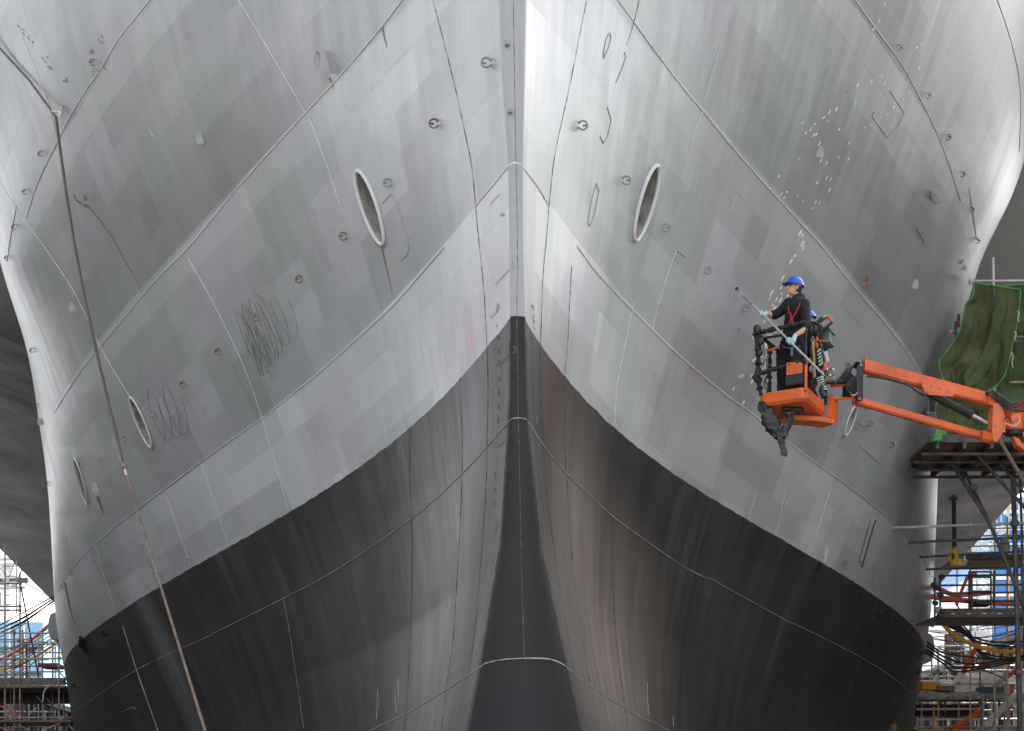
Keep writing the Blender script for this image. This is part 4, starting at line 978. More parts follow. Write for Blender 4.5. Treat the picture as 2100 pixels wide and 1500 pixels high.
MB().plate([P(x, y, YE - .02) for x, y in [(2052, 880), (2061, 880), (2061, 886), (2052, 886)]], (0, 1, 0), .006).build('decal', M['white'], lift, smooth=False)
MB().plate([P(x, y, YE + .1) for x, y in [(2060, 858), (2084, 850), (2088, 892), (2064, 884)]], (0, 1, 0), .10).build('knuckle_web', M['orange'], lift, smooth=False, bevel=.01)
# main boom down to the chassis outside the frame
mb0, mb1 = P(2108, 845, YE + .1), P(2108, 905, YE + .1)
MB().beam(P(2090, 842, YE + .1), P(2120, 850, YE + .15), .26, .36).build('boom_head', M['orange'], lift, bevel=.02)
MB().plate([P(x, y, YE) for x, y in [(2074, 897), (2088, 905), (2094, 916), (2100, 905), (2140, 912), (2140, 935), (2100, 928), (2082, 916)]], (0, 1, 0), .16).build('boom_gusset', M['orange'], lift, smooth=False, bevel=.01)
MB().beam(P(2104, 880, YE + .15), Vector((13.4, 21.3, 3.2)), .26, .30).build('main_boom', M['orange'], lift, bevel=.02)
MB().beam(Vector((13.4, 21.3, 3.3)), Vector((14.7, 21.1, 1.5)), .34, .40).build('riser', M['orange'], lift, bevel=.02)
MB().box((14.5, 21, 1.35), (2.0, 1.5, .8)).build('turret', M['orange'], lift, bevel=.05)
MB().box((14.5, 21, .72), (2.4, 1.3, .4)).build('chassis', M['black'], lift, bevel=.03)
for dx in (-.95, .95):
    for dy in (-.85, .85):
        w_ = MB().tube([(14.5 + dx, 21 + dy - .15, .45), (14.5 + dx, 21 + dy + .15, .45)], .45, 20).build('wheel', M['rubber'], lift, bevel=.04)
        MB().tube([(14.5 + dx, 21 + dy - .16, .45), (14.5 + dx, 21 + dy + .16, .45)], .22, 14).build('rim', M['orange'], w_)
# hydraulic hoses
def hose(pp, r=.016, m='rubber', name='hose', parent=None, n=8):
    return MB().tube(catmull([P(*q) for q in pp], n), r, 7).build(name, M[m], parent or lift)
for k in range(6):
    hose([(1710, 786 + k * .9, 20.85 - .03 * k), (1728 + k * 1.5, 779 - k * 4.6, YJ - .08 - .03 * k), (1742 - k, 766 - k * 4.2, YJ - .06), (1754, 748 + k * 2.2 - 4, YJ + .02 + .03 * k), (1766, 747 + k * 1.6, YJ + .1)], .0115)
for k in range(4):
    hose([(1714, 783 + k, 20.9), (1738, 777 - k * 5, YJ - .12 - .02 * k), (1753 + k, 772 + k * 4, YJ - .12), (1757, 792 + k * 4, YJ - .14 - .02 * k), (1746, 808 - k * 4, YJ - .14), (1734, 799 - k * 2, YJ - .1)], .010)
hose([(1735, 795, YJ - .1), (1748, 811, YJ - .13), (1757, 806, YJ - .12), (1757, 788, YJ - .1)], .012, 'tape')
hose([(1778, 772, YJ - .02), (1816, 777, YJ), (1860, 789, YJ), (1880, 803, YJ), (1896, 812, YJ + .05)], .014)
for k in range(5):
    hose([(2008 + k * 3, 809 + k * .6, YE + .02), (2030, 803 + k * 2.4 - 3, YE - .02 * k), (2052, 812 + k * 4.6, YE - .03), (2072, 826 + k * 4, YE - .06 - .02 * k), (2090, 824 + k * 5, YE - .05), (2106, 812 + k * 7, YE)], .011)
hose([(2058, 862, YE - .1), (2066, 855, YE - .12), (2074, 864, YE - .1)], .010); hose([(2062, 868, YE - .1), (2078, 874, YE - .12), (2090, 866, YE - .1), (2090, 854, YE - .08)], .010, 'tape')
# torn plastic hanging below the basket
def rag(path, widths, m, name, seedv, parent=None, thick=.5):
    rr_ = random.Random(seedv); vs = []; N = 14; rings = len(path)
    for i, (p_, w_) in enumerate(zip(path, widths)):
        for k in range(N):
            an = 2 * math.pi * k / N; j = 1 + rr_.uniform(-.35, .35)
            vs.append(p_ + Vector((math.cos(an) * w_ * j, math.sin(an) * w_ * thick * j, rr_.uniform(-.03, .03))))
    fs = [(i * N + k, i * N + (k + 1) % N, (i + 1) * N + (k + 1) % N, (i + 1) * N + k) for i in range(rings - 1) for k in range(N)]
    fs += [tuple(range(N)), tuple((rings - 1) * N + k for k in range(N))]
    return MB().add(vs, fs).build(name, M[m], parent, autosmooth=30)
YR = 20.4
rg = thing('torn_sheet', P(1600, 935, YR), 'torn black plastic sheet trailing below the orange lift basket', 'plastic sheet')
def pth(l, n=4): return [Vector(v) for v in catmull([tuple(P(*q)) for q in l], n)]
q = pth([(1572, 836, YR), (1580, 858, YR), (1588, 880, YR), (1598, 896, YR), (1604, 912, YR), (1608, 934, YR)])
rag(q, [lerp(.07, .13, min(1, t / .35)) if t < .35 else lerp(.13, .048, min(1, (t - .35) / .35)) for t in [i / (len(q) - 1) for i in range(len(q))]], 'plastic_rag', 'main_fold', 5, rg)
q = pth([(1620, 846, YR), (1618, 862, YR), (1610, 884, YR), (1604, 900, YR)]); rag(q, [lerp(.06, .05, i / (len(q) - 1)) for i in range(len(q))], 'plastic_rag', 'side_fold', 6, rg)
q = pth([(1562, 826, YR - .05), (1568, 846, YR), (1575, 868, YR)]); rag(q, [.05, .05, .06, .05, .05, .04, .03, .03, .015][:len(q)], 'plastic_rag', 'strip', 8, rg)
MB().tube([P(1569, 850, YR), P(1570, 865, YR), P(1569, 880, YR)], .008, 5).build('strip', M['tape'], rg)
# toolbox on the basket rail
tb = thing('tool_box', P(1692, 712, 20.75), 'grey green plastic tool box hung on the basket rail beside the workers', 'tool box')
Mr = Matrix.Rotation(R(-28), 3, 'Z')
MB().box(P(1692, 698, 20.75), (.19, .30, .17), Mr).build('box_body', M['toolbox'], tb, bevel=.015)
MB().box(P(1692, 682, 20.75), (.21, .33, .05), Mr).build('lid', M['toolbox'], tb, bevel=.012)
MB().tube([P(1686, 678, 20.7), P(1688, 674, 20.7), P(1698, 674, 20.75), P(1700, 678, 20.75)], .009, 6).build('handle', M['black'], tb)
for k in (-1, 1): MB().box(P(1692 + k * 5, 686, 20.60 + .03 * k), (.02, .02, .035), Mr).build('latch', M['black'], tb)

# ------------------------------------------------------------------ people
def solid(b, name, m, parent, vox=.012, smooth=4):
    """fuse overlapping limbs into one continuous skin"""
    o = b.build('tmp', m, None); o.modifiers.new('r', 'REMESH').mode = 'VOXEL'; o.modifiers['r'].voxel_size = vox
    s_ = o.modifiers.new('s', 'SMOOTH'); s_.iterations = smooth; s_.factor = .5
    dg = bpy.context.evaluated_depsgraph_get(); me = bpy.data.meshes.new_from_object(o.evaluated_get(dg)); me.name = name
    me.transform(o.matrix_basis if o.matrix_world == Matrix() else o.matrix_world); me.transform(Matrix.Identity(4))
    bpy.data.objects.remove(o)
    me.materials.clear(); me.materials.append(m)
    for f in me.polygons: f.use_smooth = True
    return link_keep(bpy.data.objects.new(name, me), parent)
def limb(b, pts, rr):
    q = catmull([tuple(p) for p in pts], 5); n_ = len(q); R_ = [float(np.interp(i / (n_ - 1) * (len(rr) - 1), range(len(rr)), rr)) for i in range(n_)]
    b.tube(q, R_, 10); b.ball(q[0], R_[0], 10, 6); b.ball(q[-1], R_[-1], 10, 6)
def hand(b, wrist, grip, axis, palm_side, sc=1.0, grow=0.0):
    """palm with four unequal fingers closing round a bar at `grip` running along `axis`, and a thumb"""
    ax = axis.normalized(); out = (grip - wrist); out = (out - ax * out.dot(ax)).normalized(); nr = ax.cross(out)
    if nr.dot(palm_side) < 0: nr = -nr
    pc = grip - out * .055 * sc + nr * -.026 * sc
    b.tube([wrist, wrist.lerp(pc, .5), pc], [.026 * sc + grow, .030 * sc + grow, .034 * sc + grow], 10); b.ball(pc, .036 * sc + grow, 10, 6)
    for k, (o_, ln) in enumerate(((-.033, .9), (-.011, 1.05), (.011, 1.0), (.033, .8))):
        r0 = .027 * sc; c_ = grip + ax * o_ * sc
        pts = [pc + ax * o_ * sc + out * .02]
        for a_ in (-60, 0, 55, 110, 165): pts.append(c_ + (-nr * math.cos(R(a_ * ln)) + out * math.sin(R(a_ * ln))) * r0 + out * .004)
        pts = pts[:1] + [c_ + (out * math.sin(R(a_)) - nr * math.cos(R(a_))) * r0 for a_ in (10, 55, 100, 145 * ln)]
        b.tube(pts, [.0105 * sc + grow, .010 * sc + grow, .0095 * sc + grow, .009 * sc + grow, .008 * sc + grow], 7)
    b.tube([pc + ax * -.03 * sc, grip - ax * .045 * sc + nr * .012 - out * .02, grip - ax * .03 * sc + nr * .026 + out * .005], [.014 * sc + grow, .012 * sc + grow, .010 * sc + grow], 7)
def head(b, c, fwd, sc=1.0):
    up = Vector((0, 0, 1)); up = (up - fwd * up.dot(fwd)).normalized(); rt = fwd.cross(up)
    Mh = Matrix((rt, fwd, up)).transposed()
    E_ = lambda p: c + Mh @ (Vector(p) * sc)
    b.ball(c + Mh @ Vector((0, -.01, .03)) * sc, Vector((.073, .095, .092)) * sc, 16, 10, Mh); b.ball(E_((0, .025, -.035)), Vector((.058, .068, .075)) * sc, 14, 9, Mh)
    b.ball(E_((0, .062, -.088)), Vector((.028, .026, .022)) * sc, 10, 7, Mh)                      # chin
    b.tube([E_((0, .088, .022)), E_((0, .106, -.008)), E_((0, .114, -.026))], [.010 * sc, .013 * sc, .016 * sc], 8)    # nose
    b.ball(E_((0, .106, -.028)), .016 * sc, 8, 6)
    b.tube([E_((-.022, .083, -.056)), E_((0, .092, -.053)), E_((.022, .083, -.056))], .0085 * sc, 7); b.tube([E_((-.018, .080, -.067)), E_((0, .088, -.068)), E_((.018, .080, -.067))], .008 * sc, 7)
    b.tube([E_((-.05, .072, .034)), E_((0, .088, .034)), E_((.05, .072, .034))], .012 * sc, 7)    # brow
    for s_ in (-1, 1): b.ball(E_((s_ * .074, -.012, -.012)), Vector((.012, .022, .034)) * sc, 8, 6, Mh)
    return E_, Mh
def helmet(parent, c, fwd, up=None, sc=1.0):
    up = up or Vector((0, 0, 1)); up = (up - fwd * up.dot(fwd)).normalized(); rt = fwd.cross(up); Mh = Matrix((rt, fwd, up)).transposed()
    h = thing_h = MB(); vs = []; N, K = 24, 9
    for i in range(K + 1):
        th = math.pi / 2 * i / K
        for k in range(N):
            ph = 2 * math.pi * k / N; bul = 1 + (.02 if abs(math.cos(ph)) < .25 else 0)
            vs.append(c + Mh @ (Vector((.108 * math.cos(ph) * math.sin(th) * bul, .128 * math.sin(ph) * math.sin(th), .118 * math.cos(th))) * sc))
    fs = [(i * N + k, (i + 1) * N + k, (i + 1) * N + (k + 1) % N, i * N + (k + 1) % N) for i in range(K) for k in range(N)]
    m0 = len(vs)
    for k in range(N):
        ph = 2 * math.pi * k / N; ext = .006 + (.052 * max(0, math.sin(ph)) ** 1.5)
        vs.append(c + Mh @ (Vector(((.108 + min(ext, .010)) * math.cos(ph), (.128 + ext) * math.sin(ph), -.008 - .3 * ext)) * sc))
    fs += [(K * N + k, m0 + k, m0 + (k + 1) % N, K * N + (k + 1) % N) for k in range(N)]
    o = MB().add(vs, fs).build('safety_helmet', M['bluehat'], parent); o.modifiers.new('t', 'SOLIDIFY').thickness = .004
    rid = MB().tube([c + Mh @ (Vector((0, .128 * math.sin(a_), .121 * math.cos(a_))) * sc) for a_ in [R(-60 + 12 * k) for k in range(11)]], .010 * sc, 6).build('crown_ridge', M['bluehat'], o)
    return o
Ym = 20.52
man = thing('person', P(1618, 838, Ym), 'worker in blue helmet, dark clothes and red harness straps, leaning out with a long pole', 'person')
j = dict(head=P(1629, 592, Ym - .02), neck=P(1637, 611, Ym), rs=P(1618, 623, Ym + .17), ls=P(1649, 625, Ym - .15), chest=P(1634, 640, Ym), belly=P(1628, 675, Ym + .02), pelvis=P(1625, 703, Ym + .03),
         re=P(1590, 646, Ym + .10), rw=P(1572, 642, Ym + .04), le=P(1655, 668, Ym - .34), lw=P(1631, 688, Ym - .44),
         rh=P(1615, 708, Ym + .10), lh=P(1634, 708, Ym - .06), rk=P(1607, 768, Ym + .10), lk=P(1626, 772, Ym - .08), ra=P(1608, 826, Ym + .14), la=P(1634, 832, Ym - .06))
tip, butt = P(1511, 593, 20.95), P(1690, 770, 19.45)
pax = (butt - tip).normalized()
def on_pole(x): # point of the pole at photo column x
    t = 0.5
    for _ in range(30):
        q = tip.lerp(butt, t); X = CX + q.x / q.y * FPX; t += (x - X) / 185
    return tip.lerp(butt, t)
gR, gL = on_pole(1562), on_pole(1619)
fwd = Vector((-.90, -.20, .26)).normalized()
b = MB(); head(b, j['head'], fwd, .98)
limb(b, [j['neck'] + Vector((0, 0, -.03)), j['head'] + Vector((.02, .01, -.05))], [.062, .055])
limb(b, [j['rs'], j['re'], j['rw']], [.058, .047, .030]); limb(b, [j['ls'], j['le'], j['lw']], [.060, .048, .030])
hand(b, j['rw'], gR, pax, Vector((0, -1, 0)), .95); hand(b, j['lw'], gL, pax, Vector((0, -1, 0)), .95)
limb(b, [j['neck'] + Vector((0, 0, -.04)), j['chest'], j['belly'], j['pelvis']], [.07, .135, .125, .13]); b.ball(j['rs'], .07); b.ball(j['ls'], .07)
b.ball(j['chest'], (.14, .20, .20), 14, 9); limb(b, [j['rs'], j['chest'], j['ls']], [.07, .12, .07])
limb(b, [j['rh'], j['rk'], j['ra']], [.09, .062, .045]); limb(b, [j['lh'], j['lk'], j['la']], [.09, .062, .045])
for a_ in ('ra', 'la'): limb(b, [j[a_] + Vector((.03, 0, -.04)), j[a_] + Vector((-.16, -.03, -.055))], [.045, .036])
solid(b, 'body', M['skin'], man, .009, 3)
def dress(parent, j, fold, sleeves=True):
    b = MB(); g = .018
    limb(b, [j['neck'] + Vector((.005, 0, -.03)), j['chest'], j['belly'], j['pelvis'] + Vector((0, 0, .0))], [.085 + g, .145 + g, .135 + g, .142 + g]); b.ball(j['chest'], Vector((.15, .205, .205)) + Vector((g, g, g)) * .6, 14, 9)
    limb(b, [j['rs'], j['chest'] + Vector((0, 0, .05)), j['ls']], [.082, .14, .082])
    for s_, e_, w_ in (('rs', 're', 'rw'), ('ls', 'le', 'lw')):
        limb(b, [j[s_], j[s_].lerp(j[e_], .5) + Vector((0, 0, -.012)), j[e_]], [.085, .074, .066])
        limb(b, [j[e_], j[e_].lerp(j[w_], .22)], [.067, .062])
    sh = solid(b, 'shirt', M['cloth'], parent, .010, 2)
    b = MB()
    limb(b, [j['belly'] + Vector((0, 0, -.06)), j['pelvis'], j['pelvis'] + Vector((0, 0, -.06))], [.145, .15, .13])
    for h_, k_, a_ in (('rh', 'rk', 'ra'), ('lh', 'lk', 'la')): limb(b, [j[h_], j[h_].lerp(j[k_], .5) + Vector((-.01, 0, 0)), j[k_], j[k_].lerp(j[a_], .5) + Vector((.015, 0, 0)), j[a_]], [.115, .100, .084, .076, .070])
    solid(b, 'trousers', M['cloth'], parent, .010, 2)
    b = MB()
    for a_ in ('ra', 'la'): limb(b, [j[a_] + Vector((.04, 0, -.045)), j[a_] + Vector((-.06, -.01, -.05)), j[a_] + Vector((-.17, -.03, -.06))], [.056, .054, .045])
    for a_ in ('ra', 'la'):
        b = MB(); limb(b, [j[a_] + Vector((.01, 0, .05)), j[a_] + Vector((.035, 0, -.045))], [.06, .058]); limb(b, [j[a_] + Vector((.04, 0, -.05)), j[a_] + Vector((-.06, -.01, -.055)), j[a_] + Vector((-.17, -.03, -.06))], [.056, .054, .045])
        solid(b, 'boot', M['rubber'], parent, .012, 2)
    return sh
shirt = dress(man, j, 1)
MB().tube([j['neck'] + Vector((.075 * math.cos(a_), .075 * math.sin(a_), .000 + .012 * math.cos(a_))) for a_ in [R(30 * k) for k in range(12)]], .026, 7, closed=True).build('collar', M['cloth'], shirt)
b = MB(); hand(b, j['rw'], gR, pax, Vector((0, -1, 0)), .97, .006); solid(b, 'glove', M['glove'], man, .006, 1)
b = MB(); hand(b, j['lw'], gL, pax, Vector((0, -1, 0)), .97, .006); solid(b, 'glove', M['glove'], man, .006, 1)
hc = j['head'] + Vector((.008, 0, .052)); helmet(man, hc, Vector((-.90, -.20, .16)).normalized(), Vector((.22, 0, 1)))
upv = Vector((0, 0, 1)); upv = (upv - fwd * upv.dot(fwd)).normalized(); rtv = fwd.cross(upv); hb = lambda x, y, z: j['head'] + rtv * x + fwd * y + upv * z
b = MB(); b.ball(hb(0, -.045, -.005), Vector((.074, .066, .072)), 14, 9, Matrix((rtv, fwd, upv)).transposed()); solid(b, 'hair', M['hair'], man, .008, 2)
for s_ in (-1, 1):
    MB().ball(hb(s_ * .034, .080, .010), Vector((.026, .010, .017)), 12, 7, Matrix((rtv, fwd, upv)).transposed()).build('glasses_lens', M['lens'], man)
    MB().tube([hb(s_ * .062, .07, .014), hb(s_ * .080, .0, .012)], .004, 6).build('glasses_arm', M['black'], man)
# harness
yh = lambda x, y, d: P(x, y, Ym - d)
for pts in ([(1643, 613, .12), (1640, 625, .21), (1630, 645, .235), (1618, 662, .20)], [(1620, 618, .02), (1617, 635, .15), (1622, 645, .22), (1626, 662, .225)], [(1617, 640, .16), (1623, 655, .23), (1622, 664, .22)], [(1618, 662, .20), (1626, 665, .225), (1634, 664, .225)]):
    MB().tube(catmull([yh(*q) for q in pts], 5), .011, 6).build('harness_strap', M['strap'], man)
MB().tube(catmull([yh(1606, 712, .05), yh(1615, 714, .16), yh(1632, 713, .20), yh(1645, 708, .1)], 4), .016, 6).build('belt', mat('blue_belt', (.04, .08, .17), .7), man)
MB().box(yh(1624, 722, .20), (.035, .02, .12)).build('belt_pouch', mat('grey_pouch', (.16, .19, .22), .7), man, bevel=.005)
# the long pole
pole = thing('inspection_pole', butt, 'long thin metal pole with a small round head, held in both gloved hands', 'pole')
MB().tube([tip.lerp(butt, .10), butt], .015, 10).build('shaft', M['steel'], pole); MB().tube([tip.lerp(butt, .03), tip.lerp(butt, .12)], .010, 8).build('extension', M['chrome'], pole)
MB().tube([tip.lerp(butt, .09), tip.lerp(butt, .13), tip.lerp(butt, .19)], [.019, .021, .018], 10).build('clamp', M['valve'], pole)
nh = (pax * -.3 + Vector((-.1, -.9, -.2))).normalized()
MB().tube([tip - nh * .006, tip + nh * .008], .036, 18).build('round_head', M['valve'], pole); MB().tube([tip + nh * .009, tip + nh * .012], .025, 16).build('head_centre', M['black'], pole)
# second worker, almost hidden
Y2 = 21.0
man2 = thing('person', P(1662, 842, Y2), 'second worker stooping behind the first, only a blue helmet and dark clothes showing', 'person')
j2 = dict(head=P(1655, 660, Y2), neck=P(1657, 680, Y2), rs=P(1646, 692, Y2 + .15), ls=P(1670, 693, Y2 - .15), chest=P(1660, 708, Y2), belly=P(1662, 738, Y2 + .03), pelvis=P(1664, 760, Y2 + .06),
          re=P(1636, 720, Y2 + .16), rw=P(1622, 735, Y2 + .1), le=P(1672, 730, Y2 - .2), lw=P(1656, 742, Y2 - .22), rh=P(1658, 766, Y2 + .12), lh=P(1670, 767, Y2 - .06), rk=P(1645, 798, Y2 + .12), lk=P(1660, 800, Y2 - .1), ra=P(1660, 832, Y2 + .12), la=P(1672, 834, Y2 - .06))
f2 = Vector((-.95, .1, -.1)).normalized()
b = MB(); head(b, j2['head'], f2, .98); limb(b, [j2['neck'] + Vector((0, 0, -.03)), j2['head'] + Vector((.02, .01, -.05))], [.062, .055])
limb(b, [j2['rs'], j2['re'], j2['rw']], [.058, .047, .030]); limb(b, [j2['ls'], j2['le'], j2['lw']], [.060, .048, .030])
for w_ in ('rw', 'lw'): hand(b, j2[w_], j2[w_] + Vector((-.09, 0, -.02)), Vector((0, 1, .1)), Vector((0, 0, -1)), .95)
limb(b, [j2['neck'], j2['chest'], j2['belly'], j2['pelvis']], [.10, .135, .125, .13])
limb(b, [j2['rh'], j2['rk'], j2['ra']], [.09, .062, .045]); limb(b, [j2['lh'], j2['lk'], j2['la']], [.09, .062, .045])
for a_ in ('ra', 'la'): limb(b, [j2[a_] + Vector((.03, 0, -.04)), j2[a_] + Vector((-.16, -.03, -.055))], [.045, .036])
solid(b, 'body', M['skin'], man2, .012, 3); dress(man2, j2, 2)
helmet(man2, j2['head'] + Vector((.005, 0, .05)), f2)
# ------------------------------------------------------------------ wire hanging over the port bow
wire = thing('mooring_wire', P(420, 1500, 15.6), 'long rusty wire rope running from the upper left hull down past the black paint', 'wire rope')
pA = on_hull(127, 236, .12); pK = P(252, 950, 20.3)
pE = P(424, 1510, 15.6); dn = (pE - pK).normalized()
up_ = [P(-60, 35, 26.4), P(0, 100, 25.8), P(60, 165, 25.2), pA]
MB().tube(up_, .020, 7).build('upper_span', M['rope'], wire)
def sagline(a, c, s, n=14): return [a.lerp(c, k / n) + Vector((-s * math.sin(math.pi * k / n), 0, 0)) for k in range(n + 1)]
MB().tube(sagline(pA, pK, .10), .018, 8).build('middle_span', M['rope'], wire)
MB().tube(sagline(pA + Vector((.02, .02, 0)), pK + Vector((.018, .02, 0)), .10), .010, 8).build('hose_line', M['rope_rust'], wire)
fl = pK + dn * ((pK.z - .05) / -dn.z)
MB().tube([pK.lerp(fl, k / 10) for k in range(11)], .017, 8).build('lower_span', M['rope_rust'], wire)
MB().tube([pK - dn * -.02, pK + dn * .10, pK + dn * .22], [.025, .04, .025], 8).build('shackle', M['rust'], wire)
MB().tube([pK - dn * .22, pK - dn * .02], .021, 8).tube([pK + dn * .2, pK + dn * .40], .020, 8).build('ferrule', M['tape'], wire)
tw = thing('twine_knot', pA, 'pale twine knot tying the wire rope to a pad eye, its loose ends sticking out', 'twine')
MB().tube([P(106, 228, 24.4), P(114, 230, 24.4), P(122, 229, 24.4), P(127, 221, 24.4)], .018, 6).build('loose_end', M['twine'], tw)
MB().tube([P(121, 230, 24.4), P(126, 234, 24.3), P(125, 240, 24.3), P(120, 236, 24.3)], .026, 7).build('knot', M['twine'], tw)
# ------------------------------------------------------------------ scaffolding
def pipe(parent, name, a, c, r=.026, m='steel'):
    a = P(*a) if not isinstance(a, Vector) else a; c = P(*c) if not isinstance(c, Vector) else c
    return MB().tube([a, c], r, 8).build(name, M[m], parent)
def down(px, py, Y, z=0.0):
    a = P(px, py, Y); return a, Vector((a.x, a.y, z))
# port side scaffold
YS = 47.0
sl = thing('scaffold', Vector((P(70, 1300, YS).x, YS, 0)), 'rusty tube scaffold with a mesh sided platform at the left edge, beside the black hull', 'scaffold')
for (x, y, Y, m) in [(41, 1175, YS, 'steel_rust'), (29, 1290, YS, 'steel_rust'), (46, 1293, YS + 1.2, 'steel_rust'), (55, 1317, YS + 1.2, 'steel_dark'), (108, 1318, YS + 1.2, 'steel'), (121, 1312, YS, 'steel_rust'), (10, 1120, YS, 'steel_rust'), (-30, 1120, YS, 'steel_rust'), (131, 1410, YS + 1.2, 'steel_rust'), (22, 1412, YS + 1.2, 'steel')]:
    a, c = down(x, y, Y); pipe(sl, 'standard', a, c, .030, m)
for (x0, x1, y, dy, Y, m) in [(-40, 106, 1298, 1, YS, 'steel'), (40, 122, 1321, 0, YS + 1.2, 'steel'), (-40, 60, 1312, 0, YS + 1.2, 'steel'), (-40, 129, 1350, 1, YS, 'steel'), (40, 125, 1337, 2, YS + 1.2, 'steel'), (-40, 130, 1366, 1, YS, 'steel_rust'), (-40, 130, 1378, 0, YS + 1.2, 'steel'), (-40, 42, 1197, 0, YS, 'steel_rust'), (-40, 42, 1244, 0, YS, 'steel_rust'), (-40, 42, 1252, 0, YS + 1.2, 'steel_rust'), (-40, 140, 1410, 0, YS, 'steel'), (-40, 150, 1472, 0, YS, 'steel_rust'), (-40, 152, 1479, 0, YS + 1.2, 'steel_rust')]:
    pipe(sl, 'ledger', (x0, y, Y), (x1, y + dy, Y), .027, m)
for q in [((43, 1204, YS), (79, 1388, YS + 1.2), 'steel_dark'), ((75, 1428, YS), (124, 1486, YS), 'steel_dark'), ((-10, 1442, YS), (42, 1470, YS), 'hosepink'), ((28, 1482, YS), (62, 1500, YS), 'steel_rust'), ((85, 1500, YS), (130, 1480, YS), 'steel'), ((95, 1432, YS), (126, 1470, YS), 'steel_dark'), ((135, 1480, YS), (150, 1497, YS), 'steel_rust'), ((78, 1432, YS + 1), (95, 1452, YS + 1), 'steel_rust'), ((-5, 1490, YS), (20, 1500, YS), 'hosepink')]:
    pipe(sl, 'brace', q[0], q[1], .027, q[2])
for (x, y0, y1) in [(11, 1140, 1258), (34, 1150, 1258)]: pipe(sl, 'ladder_stile', (x, y0, YS - .1), (x, y1, YS - .1), .022, 'steel')
for y in (1162, 1183, 1202, 1221, 1240): pipe(sl, 'ladder_rung', (11, y, YS - .1), (34, y, YS - .1), .016, 'steel')
zt = P(0, 1391, YS).z; za = P(0, 1406, YS).z
xs0, xs1 = P(-60, 1400, YS).x, P(136, 1400, YS).x
MB().box(((xs0 + xs1) / 2, YS + .62, za - .05), (xs1 - xs0, 1.5, .07)).build('platform', M['plank'], sl, smooth=False)
mesh_m = mat('toe_mesh', (.16, .15, .14), .7, .2, var=.4, scale=8, stretch=(4, 1, 1))
MB().box(((xs0 + xs1) / 2, YS - .06, (zt + za) / 2), (xs1 - xs0, .03, zt - za)).build('toe_board', mesh_m, sl, smooth=False)
for k in range(9): pipe(sl, 'toe_post', (-40 + k * 20, 1390, YS - .1), (-40 + k * 20, 1409, YS - .1), .020, 'steel_rust')
zb = P(0, 1430, YS).z; MB().box(((xs0 + xs1) / 2, YS + 1.2, (zb + za) / 2 - .1), (xs1 - xs0, .05, za - zb)).build('underside_shade', M['black'], sl, smooth=False)  # black panel added for the shaded band of the platform underside
MB().box(((xs0 + xs1) / 2, YS + .6, P(0, 1476, YS).z - .06), (xs1 - xs0 + .4, 1.5, .07)).build('platform', M['plank'], sl, smooth=False)
MB().box(P(107, 1367, YS + .4), (.64, .9, .10)).build('red_tray', mat('dark_red_paint', (.16, .03, .035), .6), sl, smooth=False)
for (x, y) in [(29, 1298), (29, 1350), (29, 1366), (121, 1350), (121, 1366), (41, 1197), (41, 1244), (41, 1252), (46, 1312), (38, 1313), (60, 1333), (64, 1338), (121, 1410), (29, 1410), (131, 1472), (22, 1472)]:
    MB().box(P(x, y, YS - .05), (.10, .09, .10)).build('coupler', M['steel_rust'], sl, smooth=False, bevel=.012)
MB().tube(catmull([P(88, 1440, YS - .2), P(90, 1420, YS - .2), P(100, 1408, YS - .2), P(108, 1405, YS - .2)], 5), .022, 6).build('loose_rope', M['twine'], sl)
# cables strung across on the left
def cable(name, pp, r, m, label, cat='cable', group=None, n=8):
    pts = catmull([tuple(P(*q)) for q in pp], n)
    o = MB().tube(pts, r, 6).build(name, M[m]); tag(o, label, cat, group); return o
for k in range(6):
    d_ = k * 4.2 + rnd.uniform(-3, 3); rc_ = rnd.uniform(.014, .034)
    cable('cable', [(-40, 1303 + d_, 52), (0, 1283 + d_, 52), (50, 1258 + d_ + rnd.uniform(-3, 3), 52.5), (100, 1229 + d_ * .7, 53), (150, 1200 + d_ * .4, 54)], rc_, 'rubber', 'thick black cable in the sagging bundle left of the bow, above the blue stack', 'cable', 'thick cables left of the bow')
for k in range(11):
    y0, y1 = 1398 - k * 6 + rnd.uniform(-7, 7), 1322 - k * 4.5 + rnd.uniform(-5, 5)
    cable('thin_wire', [(-40, y0 + 14, 55), (0, y0, 55), (60, lerp(y0, y1, .5) + 5, 55), (125, y1, 55), (160, y1 - 22, 55)], .018, 'rope', 'thin dark wire fanning up towards the hull, left of the bow', 'wire', 'thin wires left of the bow')
cable('hose', [(-30, 1366, 50), (6, 1350, 50), (40, 1332, 50), (70, 1308, 50), (102, 1280, 50), (130, 1250, 50)], .050, 'orange', 'orange hose rising behind the left scaffold towards the hull', 'hose')
cable('hose', [(-30, 1383, 50), (20, 1370, 50), (60, 1354, 50), (100, 1330, 50), (125, 1312, 50), (150, 1295, 50)], .045, 'hoseyel', 'yellow brown hose sagging among wires behind the left scaffold', 'hose')
